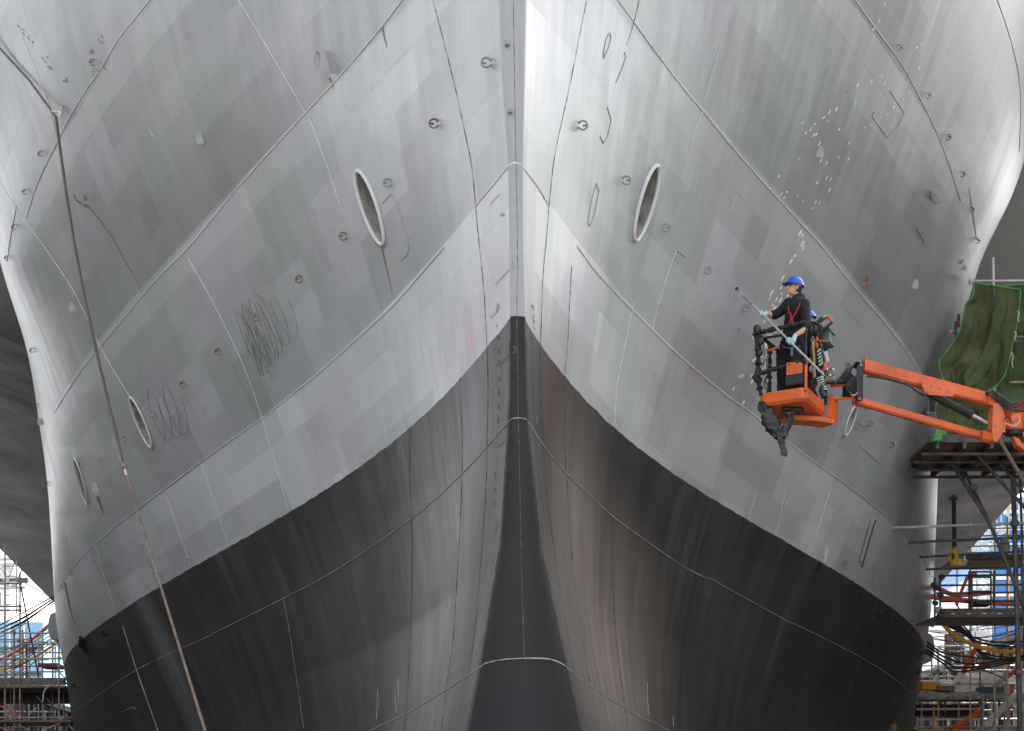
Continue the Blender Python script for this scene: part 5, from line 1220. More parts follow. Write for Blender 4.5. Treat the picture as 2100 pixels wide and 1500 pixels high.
# far left: container stack, crane, pale hall
def far_box(name, label, cat, x0, x1, y0, y1, Y, dep, m, parts=()):
    a, c = P(x0, y1, Y), P(x1, y0, Y); o = thing(name, Vector(((a.x + c.x) / 2, Y, a.z)), label, cat)
    MB().box(((a.x + c.x) / 2, Y + dep / 2, (a.z + c.z) / 2), (c.x - a.x, dep, c.z - a.z)).build('wall', M[m] if isinstance(m, str) else m, o, smooth=False)
    return o
lb = mat('light_blue_cladding', (.22, .42, .62), .5, var=.10, scale=.5); pale = mat('pale_cladding', (.76, .77, .78), .6, var=.06, scale=.4); blue = mat('blue_sheeting', (.06, .22, .55), .5, var=.25, scale=.25)
GL, GR = CZ + 7.0 + .02, CZ + 9.4 + .02
o = far_box('container_stack', 'light blue container stack behind the left scaffold', 'containers', -40, 88, 1276, 1500, 95, 8, lb)
for y in (1330, 1384):
    a, c = P(-40, y, 94.9), P(88, y, 94.9); MB().beam(a, c, .1, .14).build('joint', M['steel_dark'], o, smooth=False)
for x in (-10, 20, 50):
    MB().beam(P(x, 1282, 94.9), P(x, 1470, 94.9), .12, .06, (0, 1, 0)).build('door_bar', pale, o, smooth=False)
o = far_box('dock_hall', 'pale grey hall standing at the far left edge behind the crane', 'building', -160, 20, 1178, 1500, 150, 30, pale)
MB().box(P(-70, 1172, 150) + Vector((0, 15, 0)), (9.6, 31, .7)).build('roof', M['steel'], o, smooth=False)
for k in range(5): MB().box(P(-120 + k * 28, 1230, 150) + Vector((0, -.06, 0)), (.9, .1, 1.4)).build('window', M['lens'], o, smooth=False)
def lattice(o, p0, p1, w_, n, r, m, up=(0, 0, 1), deep=True):
    d_ = (p1 - p0); u = Vector(up); u = (u - d_.normalized() * u.dot(d_.normalized())).normalized() * w_; s_ = d_.normalized().cross(u).normalized() * (w_ if deep else .01)
    for a_ in (0, 1):
        for b_ in ((0, 1) if deep else (0,)): MB().tube([p0 + u * a_ + s_ * b_, p1 + u * a_ + s_ * b_], r * 1.5, 5).build('chord', M[m], o)
    for k in range(n):
        q0, q1 = p0 + d_ * (k / n), p0 + d_ * ((k + 1) / n)
        MB().tube([q0 + (u if k % 2 else u * 0), q1 + (u * 0 if k % 2 else u)], r, 5).build('lattice_bar', M[m], o)
        if deep: MB().tube([q0 + s_ + (u if k % 2 else u * 0), q1 + s_ + (u * 0 if k % 2 else u)], r, 5).build('lattice_bar', M[m], o)
M['cranegrey'] = mat('pale_crane_paint', (.42, .44, .47), .5)
o = thing('crane', Vector((P(-150, 1200, 80).x, 80, GL)), 'pale lattice crane jib crossing the sky at the left edge, above the scaffold', 'crane')
lattice(o, P(-150, 1215, 80), P(52, 1205, 80), 1.3, 9, .06, 'cranegrey')
pipe(o, 'chord', P(-150, 1196, 80), P(58, 1190, 80), .16, 'steel_dark')
MB().beam(Vector((P(-150, 1200, 80).x, 80, GL)), P(-150, 1120, 80), 1.2, 1.2, (0, 1, 0)).build('mast', M['cranegrey'], o, smooth=False)

# ------------------------------------------------------------------ starboard side: netted work platform
YN = 29.6
sr = thing('scaffold', Vector((P(2040, 900, YN).x, YN, 0)), 'dark tube scaffold tower carrying the green netted platform, right of the hull', 'scaffold')
pipe(sr, 'standard', (2037, 529, YN), (2041, 905, YN), .026, 'white'); pipe(sr, 'ledger', (1990, 577, YN), (2180, 576, YN), .026, 'steel')
pipe(sr, 'ledger', (1952, 683, YN + .6), (1990, 679, YN), .026, 'steel_rust'); pipe(sr, 'ledger', (1945, 745, YN + .6), (2160, 744, YN + .3), .03, 'steel_rust'); pipe(sr, 'ledger', (1925, 788, YN + .6), (2160, 783, YN + .3), .03, 'steel_rust'); pipe(sr, 'ledger', (1900, 848, YN + .8), (2160, 850, YN + .3), .03, 'steel')
for x in (1960, 2100, 2150): pipe(sr, 'standard', (x, 600 if x > 2000 else 660, YN + .5), (x, 905, YN + .5), .026, 'steel_dark')
MB().tube([P(1988, 579, YN), P(1997, 578, YN)], .055, 10).build('tube_pad', M['white'], sr); MB().tube([P(1946, 681, YN + .6), P(1954, 683, YN + .6)], .05, 10).build('tube_pad', M['white'], sr)
MB().box(P(1966, 658, YN + .5), (.05, .05, .26)).build('red_clamp', mat('dark_red_clamp', (.18, .03, .03), .6), sr, smooth=False)
MB().box(P(1903, 838, YN + 1.2), (.14, .2, .26)).build('grey_fitting', M['valve'], sr, bevel=.03); MB().box(P(1912, 830, YN + 1.1), (.10, .1, .3)).build('grey_fitting', M['steel_dark'], sr, bevel=.01)
zd = P(0, 905, YN).z; xd0, xd1 = P(1903, 905, YN).x, P(2230, 905, YN).x
for k in range(9):
    MB().box(((xd0 + xd1) / 2, YN + .12 + k * .24, zd), (xd1 - xd0, .225, .05)).build('deck_board', M['plank'], sr, smooth=False)
for k in range(7): MB().box((xd0 + .15 + k * .55, YN + 1.0, zd - .11), (.07, 2.3, .16)).build('joist', M['steel_dark'], sr, smooth=False)
for k in range(4): MB().tube([(xd0 - .1, YN + .1 + k * .6, zd - .24), (xd1, YN + .1 + k * .6, zd - .24)], .035, 8).build('bearer', M['steel_dark'], sr)
MB().box(((xd0 + xd1) / 2, YN - .03, zd + .04), (xd1 - xd0, .03, .15)).build('toe_board', M['steel_dark'], sr, smooth=False)
for q in [((1939, 930, 30.5), (2028, 1070, 30.8), 'steel_dark', .04), ((2028, 1070, 30.8), (2104, 1252, 31), 'steel_dark', .04), ((1972, 955, 31.5), (2032, 1078, 32), 'steel_dark', .035), ((2032, 1078, 32), (2110, 1262, 32.5), 'steel_dark', .035), ((2000, 930, 30), (2130, 1072, 30.4), 'steel_dark', .04), ((2048, 900, 29.3), (2130, 1040, 29.3), 'plank', .04), ((2020, 915, 30.3), (2130, 1046, 30.6), 'steel_dark', .03), ((1990, 985, 31), (1935, 930, 31), 'steel_dark', .03)]:
    pipe(sr, 'brace', q[0], q[1], q[3], q[2])
a = P(2077, 948, 31); c = P(2092, 1500, 31); c2 = a + (c - a) * (a.z / (a.z - c.z)); pipe(sr, 'standard', a, c2, .055, 'steel_dark')
a = P(2092, 960, 31.6); c = P(2106, 1500, 31.6); c2 = a + (c - a) * (a.z / (a.z - c.z)); pipe(sr, 'standard', a, c2, .03, 'steel_dark')
for q in [((1826, 1083, 31.45), (2190, 1069.5, 30.75)), ((1862, 1113, 32.95), (2190, 1098, 32.2)), ((1885, 1143, 34.45), (2190, 1127, 33.7)), ((1899, 1168, 35.4), (2190, 1156, 35))]:
    o = pipe(sr, 'hull_strut', q[0], q[1], .030, 'steel' if q[0][0] == 1826 else 'steel_dark')
    e = P(*q[0]); MB().tube([e + Vector((-.02, .02, 0)), e + Vector((.10, 0, 0))], [.075, .04], 10).tube([e + Vector((.12, 0, -.09)), e + Vector((.12, 0, .09))], .03, 6).build('strut_foot', M['steel_dark'], o)
for (x, y, Y) in [(2081, 1074, 30.9), (2083, 1103, 32.3), (2084, 1131, 33.8), (2086, 1160, 35.4), (2060, 1110, 31), (2089, 1380, 31), (1995, 1000, 30.9), (1982, 960, 31.4)]:
    MB().box(P(x, y, Y - .1), (.16, .12, .13)).build('coupler', M['steel_dark'], sr, smooth=False, bevel=.02)
# netting
def net_mat(name, c, c2, alpha):
    m = mat(name, c, .75, var=.25, scale=1.3, c2=c2, bump=.25); t = m.node_tree; b = t.nodes['Principled BSDF']; b.inputs['Alpha'].default_value = alpha
    mp = [n for n in t.nodes if n.type == 'MAPPING'][0]; n2 = t.nodes.new('ShaderNodeTexNoise'); n2.inputs['Scale'].default_value = 1.0; n2.inputs['Detail'].default_value = 3
    m2 = t.nodes.new('ShaderNodeMapping'); m2.inputs['Scale'].default_value = (7, 7, 1.1); t.links.new(mp.inputs[0].links[0].from_socket, m2.inputs[0]); t.links.new(m2.outputs[0], n2.inputs['Vector'])
    bq = t.nodes.new('ShaderNodeBump'); bq.inputs['Strength'].default_value = 1.0; bq.inputs['Distance'].default_value = .16; t.links.new(n2.outputs[0], bq.inputs['Height']); t.links.new(bq.outputs[0], b.inputs['Normal'])
    return m
netm = net_mat('green_debris_net', (.065, .078, .028), (.12, .155, .046), .80); netm2 = net_mat('green_net_behind', (.040, .072, .026), (.075, .125, .038), .93); hem = mat('bright_green_hem', (.09, .30, .08), .6, var=.15, scale=9)
def sheet(name, label, left, right, Y, fold, m, seedv, hems=True, rows=26, cols=34, fall=None):
    L_ = catmull(left, 6); R__ = catmull(right, 6)
    li = lambda t: tuple(np.interp(t * (len(L_) - 1), range(len(L_)), [q[i] for q in L_]) for i in (0, 1)); ri = lambda t: tuple(np.interp(t * (len(R__) - 1), range(len(R__)), [q[i] for q in R__]) for i in (0, 1))
    rr_ = random.Random(seedv); ph = [rr_.uniform(0, 6.28) for _ in range(6)]; vs = []
    for i in range(rows + 1):
        t = i / rows; a_, c_ = li(t), ri(t)
        for k in range(cols + 1):
            s_ = k / cols; amp = fold * (.35 + .65 * t) * math.sin(math.pi * min(1, max(0, s_ * 1.0)) * .96 + .06)
            g_ = s_ + (.25 - .1 * s_) * (1 - t) * (1 if hems else .3); d_ = amp * (1.6 * abs(math.sin(g_ * 6.5 + ph[0] + t * 1.1)) + 1.0 * abs(math.sin(g_ * 13 + ph[1] - t * 1.6)) + .35 * math.sin(s_ * 33 + t * 7 + ph[2])) + .03 * math.sin(t * 23 + s_ * 5 + ph[3]) + .05 * math.sin(t * 9 - s_ * 6 + ph[4])
            q = P(lerp(a_[0], c_[0], s_), lerp(a_[1], c_[1], s_) + 2.0 * math.sin(s_ * 12 + t * 5 + ph[5]) * min(1, t * 3), Y + d_); vs.append(q)
    fs = [(i * (cols + 1) + k, i * (cols + 1) + k + 1, (i + 1) * (cols + 1) + k + 1, (i + 1) * (cols + 1) + k) for i in range(rows) for k in range(cols)]
    o = thing(name, vs[len(vs) // 2], label, 'netting')
    MB().add(vs, fs).build('net_cloth', m, o, autosmooth=180)
    if hems:
        for col_ in (0, cols): MB().tube([vs[i * (cols + 1) + col_] + Vector((0, -.02, 0)) for i in range(rows + 1)], [.013 + .007 * math.sin(i * 1.7) for i in range(rows + 1)], 6).build('hem', hem, o)
        MB().tube([vs[k] + Vector((0, -.02, 0)) for k in range(cols + 1)], .013, 6).build('hem', hem, o)
    return o, vs
sheet('debris_net', 'front sheet of green debris netting hung from the pale pole, bunched into folds', [(1996, 581), (1995, 608), (1979, 626), (1971, 665), (1963, 690), (1940, 724), (1925, 744), (1932, 775), (1944, 800)], [(2092, 595), (2090, 632), (2084, 672), (2077, 705), (2068, 745), (2058, 775), (2040, 796), (2022, 804), (2012, 808)], YN - .35, .17, netm, 4)
sheet('debris_net', 'lower green netting panel seen between the two orange jib arms', [(1937, 790), (1922, 822), (1918, 848), (1924, 868), (1928, 885)], [(2030, 790), (2034, 820), (2036, 850), (2036, 875), (2034, 895)], YN - .05, .07, netm, 9, hems=True, rows=14)
sheet('debris_net', 'taut darker green netting at the right edge, behind the front sheet', [(2060, 588), (2060, 640), (2058, 692)], [(2190, 575), (2190, 630), (2190, 680)], YN + .35, .04, netm2, 12, rows=14)
sheet('debris_net', 'lower dark green netting at the right edge, under a sagging seam', [(2050, 696), (2020, 760), (2000, 830), (1995, 880)], [(2190, 684), (2190, 760), (2190, 830), (2190, 880)], YN + .30, .06, netm2, 15, rows=16)
rag([Vector(v) for v in catmull([tuple(P(*q)) for q in [(1935, 868, YN - .3), (1930, 880, YN - .3), (1926, 893, YN - .3), (1919, 906, YN - .3)]], 3)], [.05, .06, .08, .09, .10, .11, .12, .12, .13, .08], 'rope', 'x', 3, None) if False else None
M['hem'] = hem
kn = thing('net_bundle', P(1926, 906, YN - .3), 'twisted end of bright green netting tied off under the jib', 'netting'); rag([Vector(v) for v in catmull([tuple(P(*q)) for q in [(1937, 868, YN - .3), (1932, 882, YN - .3), (1926, 894, YN - .3), (1918, 906, YN - .3)]], 3)], [.05, .06, .08, .10, .11, .10, .12, .12, .13, .08], 'hem', 'twisted_cloth', 3, kn)
for (x, y, l) in [(2086, 638, 22), (2080, 680, 20), (2074, 722, 32)]:
    tag(MB().tube(catmull([P(x, y, YN - .4), P(x + 4, y + l * .3, YN - .42), P(x + 1, y + l * .65, YN - .4), P(x + 4, y + l, YN - .4)], 5), .010, 5).build('tie_string', M['twine']), 'pale tie string dangling from the right hem of the front green net', 'string', 'tie strings on the green net')

translucent(netm, .3); translucent(netm2, .25)
# hoist hung from the sponson
YH = 33.6
ho = thing('chain_hoist', P(1960, 1166, YH), 'yellow electric chain hoist hanging on a black sling, right of the hull', 'hoist')
MB().tube([P(1956, 1018, YH), P(1957, 1122, YH)], .050, 8).build('sling', M['rubber'], ho); MB().tube([P(1948, 1024, YH), P(1956, 1018, YH), P(1962, 1026, YH)], .05, 7).build('shackle', M['black'], ho)
MB().tube(catmull([P(1957, 1120, YH), P(1954, 1125, YH), P(1957, 1131, YH)], 5), .03, 7).build('hook', M['rust'], ho)
MB().tube([P(1957, 1129, YH), P(1957, 1160, YH)], .075 * 1.3, 14).build('body', M['yellow'], ho, bevel=.02); MB().tube([P(1942, 1146, YH), P(1957, 1146, YH)], .062, 12).build('motor', M['yellow'], ho, bevel=.015)
MB().box(P(1966, 1154, YH), (.14, .14, .16)).build('gear_case', M['yellow'], ho, bevel=.02); MB().box(P(1969, 1144, YH), (.16, .12, .06)).build('controller', M['toolbox'], ho, bevel=.01); MB().box(P(1955, 1141, YH - .12), (.05, .04, .13)).build('label_plate', M['black'], ho, smooth=False)
MB().tube([P(1972, 1144, YH + .05), P(1977, 1152, YH + .05), P(1975, 1160, YH + .05)], [.05, .09, .06], 8).build('chain_bag', M['white'], ho)
hk = thing('crane_hook', P(1962, 1254, YH + .3), 'small red crane hook on thin wires over the plank platform', 'hook')
for dx in (-1.6, 0, 1.6): MB().tube([P(1963 + dx, 1166, YH + .3), P(1962 + dx, 1230, YH + .3)], .006, 5).build('fall_wire', M['rope'], hk)
MB().tube([P(1961, 1228, YH + .3), P(1962, 1236, YH + .3), P(1963, 1243, YH + .3)], [.035, .045, .025], 8).build('hook_block', M['red'], hk); MB().tube(catmull([P(1963, 1243, YH + .3), P(1966, 1247, YH + .3), P(1963, 1252, YH + .3), P(1958, 1253, YH + .3), P(1957, 1249, YH + .3)], 5), .016, 7).build('hook', M['black'], hk)
# plank platform
YP0 = 34.2
wp = thing('scaffold', Vector((P(2020, 1264, YP0).x, YP0, 0)), 'plank floored access platform with guard rails, level with the black paint line at right', 'scaffold')
zp = P(0, 1264, YP0).z
for k in range(5):
    MB().box(((P(1922 - k * 3, 1264, YP0).x + P(2230, 1264, YP0).x) / 2, YP0 + .13 + k * .265, zp), (P(2230, 1264, YP0).x - P(1922 - k * 3, 1264, YP0).x, .25, .045)).build('plank', M['plank'], wp, smooth=False)
for k in range(8):
    x = 1936 + k * 31; MB().box(P(x, 1266.5, YP0 + .65) + Vector((0, 0, -.01)), (.02, 1.35, .03)).build('plank_gap_batten', M['black'], wp, smooth=False)
MB().beam(P(1926, 1262, YP0 - .06), P(2230, 1261, YP0 - .06), .05, .10).build('edge_tube', M['steel_dark'], wp, smooth=False); MB().beam(P(1932, 1254, YP0 - .05), P(2230, 1252, YP0 - .05), .05, .12).build('edge_beam', M['steel_dark'], wp, smooth=False)
for k in range(12): MB().box(P(1938 + k * 16, 1259, YP0 - .1), (.10, .03, .03)).build('board_end', M['twine' if k % 2 else 'plank'], wp, smooth=False)
for (y, x0) in [(1181, 1932), (1201, 1926), (1217, 1920), (1234, 1926)]: pipe(wp, 'guard_rail', (x0, y, YP0 - .05), (2230, y - 3, YP0 - .05), .024, 'steel_dark')
for x in (1917, 1928, 1987.5, 2038, 2110): pipe(wp, 'standard', (x, 1172 if x > 1930 else 1185, YP0), Vector((P(x, 1172, YP0).x, YP0, zp - (.1 if x != 2110 else zp))), .024, 'steel_dark')
for x in (1993, 2032): pipe(wp, 'gate_frame', (x, 1173, YP0 - .2), (x, 1252, YP0 - .2), .022, 'steel_dark')
for y in (1173, 1184, 1213): pipe(wp, 'gate_frame', (1993, y, YP0 - .2), (2032, y, YP0 - .2), .022, 'steel_dark')
MB().box(P(2013, 1238, YP0 + .2), (.38, .5, .10)).build('tray', M['steel_dark'], wp, smooth=False)
for (x, y) in [(1931, 1183), (1923, 1206), (1929, 1221), (1918, 1237), (1927, 1262), (1911, 1281), (1933, 1254), (1915, 1200)]: MB().box(P(x, y, YP0 - .1), (.13, .12, .10), Matrix.Rotation(.5, 3, 'Y')).build('coupler', M['black'], wp, smooth=False, bevel=.02)
MB().tube([P(1923, 1246, YP0), P(1924, 1258, YP0)], [.10, .05], 10).build('lamp_head', M['white'], wp)
pipe(wp, 'brace', (1911, 1283, YP0 + 1.3), (1930, 1252, YP0 + .4), .03, 'steel_dark')
# further platform
fp = thing('scaffold', Vector((P(2020, 1150, 44).x, 44, 0)), 'distant plank platform on thin poles behind the yellow hoist', 'scaffold')
MB().box((P(2030, 1147, 44).x, 44.7, P(0, 1147, 44).z), (2.1, 1.5, .08)).build('platform', M['plank'], fp, smooth=False); MB().beam(P(1980, 1143, 43.9), P(2100, 1141, 43.9), .06, .12).build('edge_beam', M['steel_dark'], fp, smooth=False)
for x in (1990, 2040, 2066, 2095): a, c = down(x, 1060, 45.2); pipe(fp, 'standard', a, c, .03, 'steel')
for y in (1085, 1100, 1121, 1134): pipe(fp, 'guard_rail', (1975, y, 45), (2160, y - 3, 45), .024, 'steel')
MB().box(P(2060, 1125, 44.5), (.22, .3, .35)).build('grey_crate', M['valve'], fp, smooth=False)
# red hoses by the platform
cable('hose', [(1905, 1200, 38), (1930, 1210, 38), (1952, 1219, 38), (1985, 1220, 38), (2030, 1216, 38)], .06, 'hosepink', 'upper faded red hose sagging behind the platform guard rail', 'hose')
cable('hose', [(1900, 1222, 38), (1930, 1227, 38), (1970, 1231, 38), (2020, 1236, 38), (2080, 1238, 38), (2160, 1236, 38)], .07, 'hosepink', 'lower faded red hose lying level behind the platform guard rail', 'hose')
cable('hose', [(2002, 1176, 38.4), (1986, 1182, 38.4), (1978, 1198, 38.4), (1971, 1216, 38.4), (1969, 1230, 38.4)], .05, 'hosepink', 'faded red hose dropping steeply to join the level ones', 'hose')
# cables and hoses sagging on the right
for k in range(7):
    e = k * 6.0 + rnd.uniform(-3.5, 3.5)
    cable('cable', [(1916 + k * 8, 1272, 40), (1955 + k * 6, 1290 + e * .3, 40), (2010, 1312 + e * .75, 40), (2060, 1318 + e * .95, 40), (2110, 1314 + e, 40), (2200, 1290 + e, 40)], .024, 'rubber', 'thick black cable sagging below the plank platform, right of the hull', 'cable', 'thick cables right of the hull')
for k, (y0, x1, y1) in enumerate([(1320, 2040, 1353), (1328, 1985, 1362), (1337, 1968, 1370), (1343, 1956, 1377)]):
    cable('thin_wire', [(1880, y0 - 14, 41), (1906, y0, 41), (1938, lerp(y0, y1, .6), 41), (x1, y1, 41), (x1 + 60, y1 - 6, 41), (x1 + 190, y1 - 34, 41)], .026, 'rubber', 'thinner black cable looping out from the hull edge, right of the bow', 'cable', 'thin cables right of the hull')
for k in range(9):
    cable('thin_wire', [(1890, 1285 + k * 5 + rnd.uniform(-12, 12), 46), (1960, 1292 + k * 6 + rnd.uniform(-8, 8), 46), (2040, 1288 + k * 5 + rnd.uniform(-8, 8), 46), (2180, 1262 + k * 6 + rnd.uniform(-25, 25), 46)], .013, 'rope', 'thin dark wire crossing the bright gap at right', 'wire', 'thin wires right of the hull')
cable('hose', [(1935, 1282, 39), (1952, 1299, 39), (1974, 1313, 39), (2008, 1327, 39), (2050, 1336, 39), (2100, 1335, 39), (2200, 1318, 39)], .055, 'hoseyel', 'orange yellow hose sagging in one long curve at right', 'hose')
cable('hose', [(1996, 1322, 42), (2006, 1320, 42), (2000, 1332, 42), (1990, 1350, 42), (1982, 1366, 42), (1974, 1382, 42)], .07, 'orange', 'short orange hose dropping to the white covered platform', 'hose')
# lower scaffold with white sheets
YL = 46.5
lo_ = thing('scaffold', Vector((P(1990, 1430, YL).x, YL, 0)), 'pale and rusty tube scaffold at the bottom right, below the white sheets', 'scaffold')
for (x, y, m, dY) in [(1924, 1335, 'steel', 0), (1929, 1420, 'steel_dark', .8), (1938, 1432, 'steel_dark', 0), (2010, 1308, 'steel_rust', 0), (2014, 1395, 'steel_rust', .2), (2016, 1410, 'steel', -.2), (1966, 1377, 'steel', .9), (2049, 1428, 'steel_dark', 0), (2038, 1440, 'steel_dark', .6), (2060, 1330, 'hoseyel', .8), (2070, 1345, 'steel_rust', 1), (2100, 1380, 'steel', 0), (2140, 1380, 'steel', 0), (1915, 1450, 'hoseyel', -.3), (1890, 1438, 'steel', .6)]:
    a, c = down(x, y, YL + dY); pipe(lo_, 'standard', a, c, .032, m)
for (x0, x1, y, dy, dY, m, r) in [(1885, 2180, 1378, -4, 0, 'steel', .03), (1884, 2180, 1388, -1, .8, 'steel', .026), (1884, 2180, 1403, 0, 0, 'steel', .026), (1880, 2060, 1397, 0, .8, 'steel', .03), (1878, 2180, 1433, -2, -.1, 'steel', .036), (1880, 2012, 1455, -1, -.1, 'white', .032), (1880, 2012, 1476, -1, -.1, 'white', .032), (1940, 2055, 1471, 0, .6, 'steel_dark', .028), (1880, 2180, 1437, 0, .8, 'steel_dark', .03), (1875, 2180, 1493, -4, -.1, 'steel', .04), (2060, 2180, 1441, 0, 0, 'white', .03)]:
    pipe(lo_, 'ledger', (x0, y, YL + dY), (x1, y + dy, YL + dY), r, m)
for q in [((2014, 1450), (2100, 1344), 'steel'), ((2014, 1432), (2092, 1364), 'steel_rust'), ((2025, 1423), (2062, 1380), 'steel_rust'), ((2012, 1405), (2095, 1468), 'steel'), ((2055, 1432), (2110, 1480), 'steel'), ((1975, 1495), (2008, 1440), 'steel_dark'), ((2018, 1372), (2098, 1346), 'steel'), ((1968, 1372), (2010, 1350), 'steel_dark'), ((1985, 1494), (2000, 1470), 'steel'), ((2060, 1398), (2110, 1352), 'steel_dark'), ((1985, 1360), (2060, 1392), 'steel_dark')]:
    pipe(lo_, 'brace', (*q[0], YL - .1), (*q[1], YL - .1), .026, q[2])
pipe(lo_, 'chute', (2020, 1488, YL - .3), (2098, 1412, YL - .3), .12, 'white')
zl = P(0, 1421, YL).z; xa, xb = P(1880, 1421, YL).x, P(2180, 1421, YL).x
MB().box(((xa + xb) / 2, YL + .6, zl - .08), (xb - xa, 1.5, .10)).build('platform', M['valve'], lo_, smooth=False); MB().box(((xa + xb) / 2, YL - .12, zl - .10), (xb - xa, .04, .20)).build('toe_board', M['steel_rust'], lo_, smooth=False)
MB().box(((xa + xb) / 2, YL + .6, P(0, 1495, YL).z), (xb - xa, 1.5, .10)).build('platform', M['steel_rust'], lo_, smooth=False)
bm_ = MB().box(((xa + P(2040, 1447, YL).x) / 2, YL + 1.6, P(0, 1448, YL).z), (P(2040, 1447, YL).x - xa, .2, .40)).build('box_beam', mat('dark_red_beam', (.045, .012, .014), .7), lo_, smooth=False)
for (x, y) in [(1924, 1377), (1924, 1403), (2010, 1376), (2010, 1402), (1966, 1402), (2010, 1433), (1938, 1455), (2012, 1455), (2012, 1476), (2049, 1432), (2060, 1384), (1924, 1433), (2050, 1471)]:
    MB().box(P(x, y, YL - .08), (.11, .10, .11)).build('coupler', M['steel_rust'], lo_, smooth=False, bevel=.015)
cable('hose', [(1950, 1496, 46), (1968, 1489, 46), (1985, 1476, 46), (2004, 1462, 46), (1998, 1458, 46)], .10, 'orange', 'fat orange hose rising between the lowest scaffold tubes', 'hose')
cable('hose', [(2100, 1350, 46), (2092, 1366, 46), (2080, 1378, 46), (2070, 1384, 46)], .09, 'orange', 'orange hose end at the right edge by the white sheet', 'hose')
def cover(name, label, pts, Y, dep, seedv):
    rr_ = random.Random(seedv); n_ = len(pts); o = thing(name, P(pts[0][0], pts[0][1], Y), label, 'sheet'); b = MB(); vs = []
    for (dY, sh) in ((0, 0), (.05, 0), (dep, .1)):
        for (x, y) in pts: vs.append(P(x, y, Y + dY + rr_.uniform(-.05, .05)))
    cx_ = sum(q[0] for q in pts) / n_; cy_ = sum(q[1] for q in pts) / n_; ctr = len(vs); vs.append(P(cx_, cy_, Y - .15)); mid = len(vs)
    for (x, y) in pts: vs.append(P(lerp(x, cx_, .45) + rr_.uniform(-2, 2), lerp(y, cy_, .45) + rr_.uniform(-2, 2), Y + rr_.uniform(-.22, .12)))
    fs = []
    for k in range(n_):
        k1 = (k + 1) % n_; fs += [(ctr, mid + k, mid + k1), (mid + k, k, k1, mid + k1), (k, n_ + k, n_ + k1, k1), (n_ + k, 2 * n_ + k, 2 * n_ + k1, n_ + k1)]
    fs.append(tuple(2 * n_ + k for k in range(n_)))
    b.add(vs, fs).build('sheet_cloth', M['white'], o, autosmooth=25); return o
cover('white_sheet', 'large white sheet draped over goods on the lower right platform', [(1955, 1417), (1953, 1398), (1958, 1388), (1968, 1379), (1990, 1380), (2015, 1378), (2040, 1379), (2062, 1380), (2075, 1389), (2088, 1397), (2090, 1402), (2060, 1403), (2052, 1410), (2020, 1412), (2010, 1418), (1985, 1417)], YL + .25, 1.0, 5)
cover('white_sheet', 'crumpled white sheet lying at the platform end nearest the hull', [(1886, 1418), (1884, 1408), (1890, 1398), (1905, 1396), (1922, 1394), (1938, 1393), (1953, 1397), (1954, 1416), (1930, 1415), (1910, 1419)], YL + .3, .9, 6)
bb = thing('concrete_block', P(2036, 1370, 50), 'grey concrete block with a rusty red end on the lower right quay', 'block'); MB().box(P(2044, 1362, 50), (.54, .6, .26)).build('block_body', M['concrete'], bb, smooth=False); MB().box(P(2020, 1363, 50), (.25, .62, .25)).build('red_end', mat('brick_red', (.22, .06, .045), .8), bb, smooth=False)
for k, x in enumerate((2065, 2074)):
    tag(MB().box(P(x, 1412, YL + .5), (.16, .2, .34)).build('drum', M['rust' if k else 'hoseyel']), ['orange crate under the end of the large white sheet', 'rust red crate under the end of the large white sheet'][k], 'crate')
# far right background
o = far_box('clad_building', 'tall blue sheeted building beyond the right hand scaffold', 'building', 2028, 2300, 1020, 1500, 110, 25, blue)
for k in range(6):
    y = 1050 + k * 34; MB().beam(P(2028, y, 109.9), P(2300, y, 109.9), .1, .25).build('floor_band', pale, o, smooth=False)
for k in range(5): MB().beam(P(2040 + k * 28, 1024, 109.8), P(2040 + k * 28, 1380, 109.8), .12, .12, (0, 1, 0)).build('cladding_post', M['hoseyel'] if k % 2 else pale, o, smooth=False)
o = far_box('site_building', 'pale grey block with small windows behind the gate frame at right', 'building', 1978, 2034, 1190, 1500, 100, 15, pale)
for k in range(4): MB().box(P(1986 + k * 12, 1212 + (k % 2) * 22, 99.95), (.25, .08, .4)).build('window', lb, o, smooth=False)
o = thing('tower_crane', Vector((P(2030, 1300, 90).x, 90, GR)), 'pale lattice crane structure above the plank platform at right', 'crane')
lattice(o, P(1945, 1158, 90), P(2200, 1010, 90), 1.2, 14, .05, 'cranegrey'); lattice(o, P(2005, 1300, 90), P(2003, 1085, 90), 1.0, 11, .05, 'cranegrey', up=(1, 0, 0)); MB().beam(Vector((P(2005, 1300, 90).x, 90, GR)), P(2005, 1298, 90), 1.2, 1.2, (0, 1, 0)).build('mast_base', M['cranegrey'], o, smooth=False)
o = thing('lift_tower', Vector((P(1958, 1345, 70).x, 70, GR)), 'dark steel tower rising between the cables and the right dock wall', 'tower')
lattice(o, P(1948, 1372, 70), P(1948, 1298, 70), .5, 5, .05, 'steel_dark', up=(1, 0, 0)); MB().box(P(1962, 1322, 71), (.5, .5, 1.2)).build('tower_cabin', M['steel_dark'], o, smooth=False)
MB().beam(P(1974, 1372, 70.5), P(1974, 1300, 70.5), .15, .15, (0, 1, 0)).build('tower_leg', M['steel_dark'], o, smooth=False)
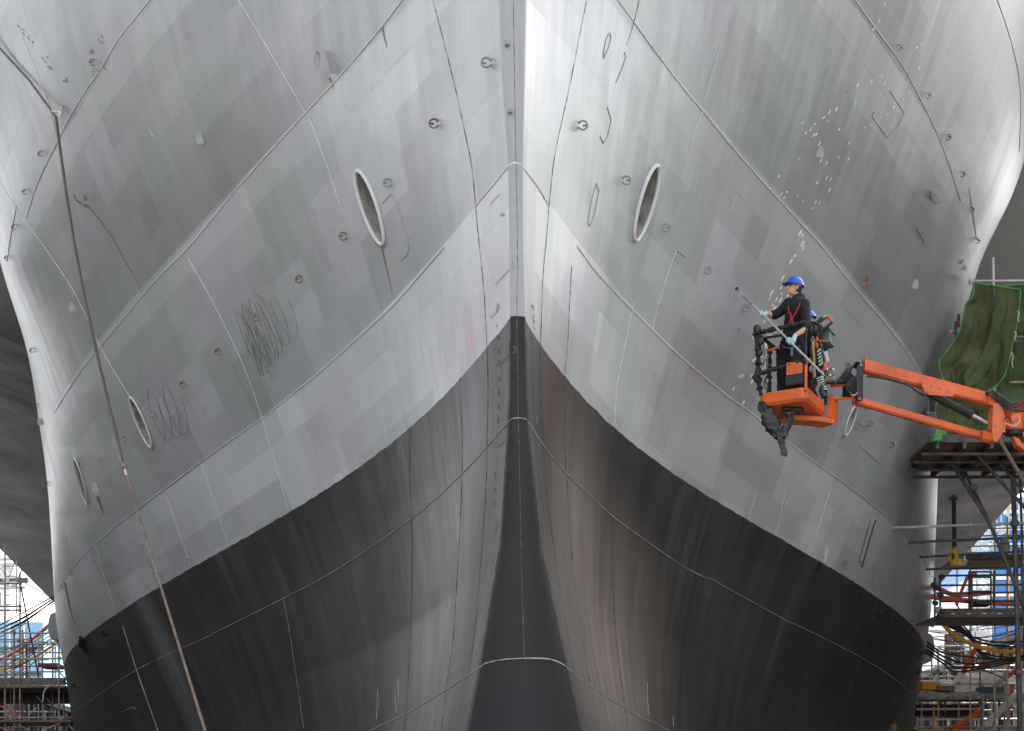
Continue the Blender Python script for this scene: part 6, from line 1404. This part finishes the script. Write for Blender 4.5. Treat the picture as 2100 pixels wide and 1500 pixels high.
rgp = thing('rag', on_hull(1815, 1496, .15), 'crumpled brown and green rag stuck on the black hull near the bottom right', 'rag'); rag([on_hull(1818, 1472, .12), on_hull(1822, 1480, .14), on_hull(1818, 1490, .2), on_hull(1810, 1496, .2), on_hull(1804, 1502, .12)], [.02, .07, .10, .12, .06], 'plank', 'rag_cloth', 21, rgp)

# more of the tube forest further back at both lower corners
for (nm_, x0, x1, ya, yb, Y, lab) in (('scaffold', -30, 118, 1295, 1500, 53, 'second row of pale scaffold tubes behind the left platform'), ('scaffold', 1890, 2160, 1300, 1500, 54, 'further pale scaffold frame behind the white sheets, lower right')):
    o = thing(nm_, Vector((P((x0 + x1) / 2, yb, Y).x, Y, 0)), lab, 'scaffold')
    for k in range(9):
        x = lerp(x0, x1, (k + rnd.uniform(.1, .9)) / 9); a, c = down(x, ya + rnd.uniform(-5, 50), Y + rnd.choice((0, 1.3))); pipe(o, 'standard', a, c, .028, rnd.choice(('steel', 'steel', 'steel_rust')))
    for k in range(10):
        y = lerp(ya + 15, yb, (k + rnd.uniform(.1, .9)) / 10); xa = lerp(x0, x1, rnd.uniform(-.1, .35)); xb = lerp(x0, x1, rnd.uniform(.6, 1.1)); dY = rnd.choice((0, 1.3))
        pipe(o, 'ledger', (xa, y, Y + dY), (xb, y + rnd.uniform(-1, 1), Y + dY), .026, rnd.choice(('steel', 'steel', 'steel_rust')))
    for k in range(6):
        x = lerp(x0, x1, rnd.random()); y = lerp(ya + 20, yb - 40, rnd.random()); s_ = rnd.choice((-1, 1)); pipe(o, 'brace', (x, y, Y - .1), (x + s_ * rnd.uniform(25, 50), y + rnd.uniform(30, 55), Y - .1), .024, 'steel')
for (x, y, w_, h_, m_, lab) in [(1900, 1408, .5, .25, 'hoseyel', 'orange bundle on the lower right platform, nearest the hull'), (1935, 1413, .6, .16, 'plank', 'stack of short boards lying before the crumpled white sheet'), (2030, 1417, .8, .20, 'toolbox', 'grey bin standing at the foot of the large white sheet')]:
    bx = MB().box(P(x, y, YL - .02), (w_, .4, h_), Matrix.Rotation(.2, 3, 'Z')).build('site_load', M[m_], bevel=.02); tag(bx, lab, 'load')
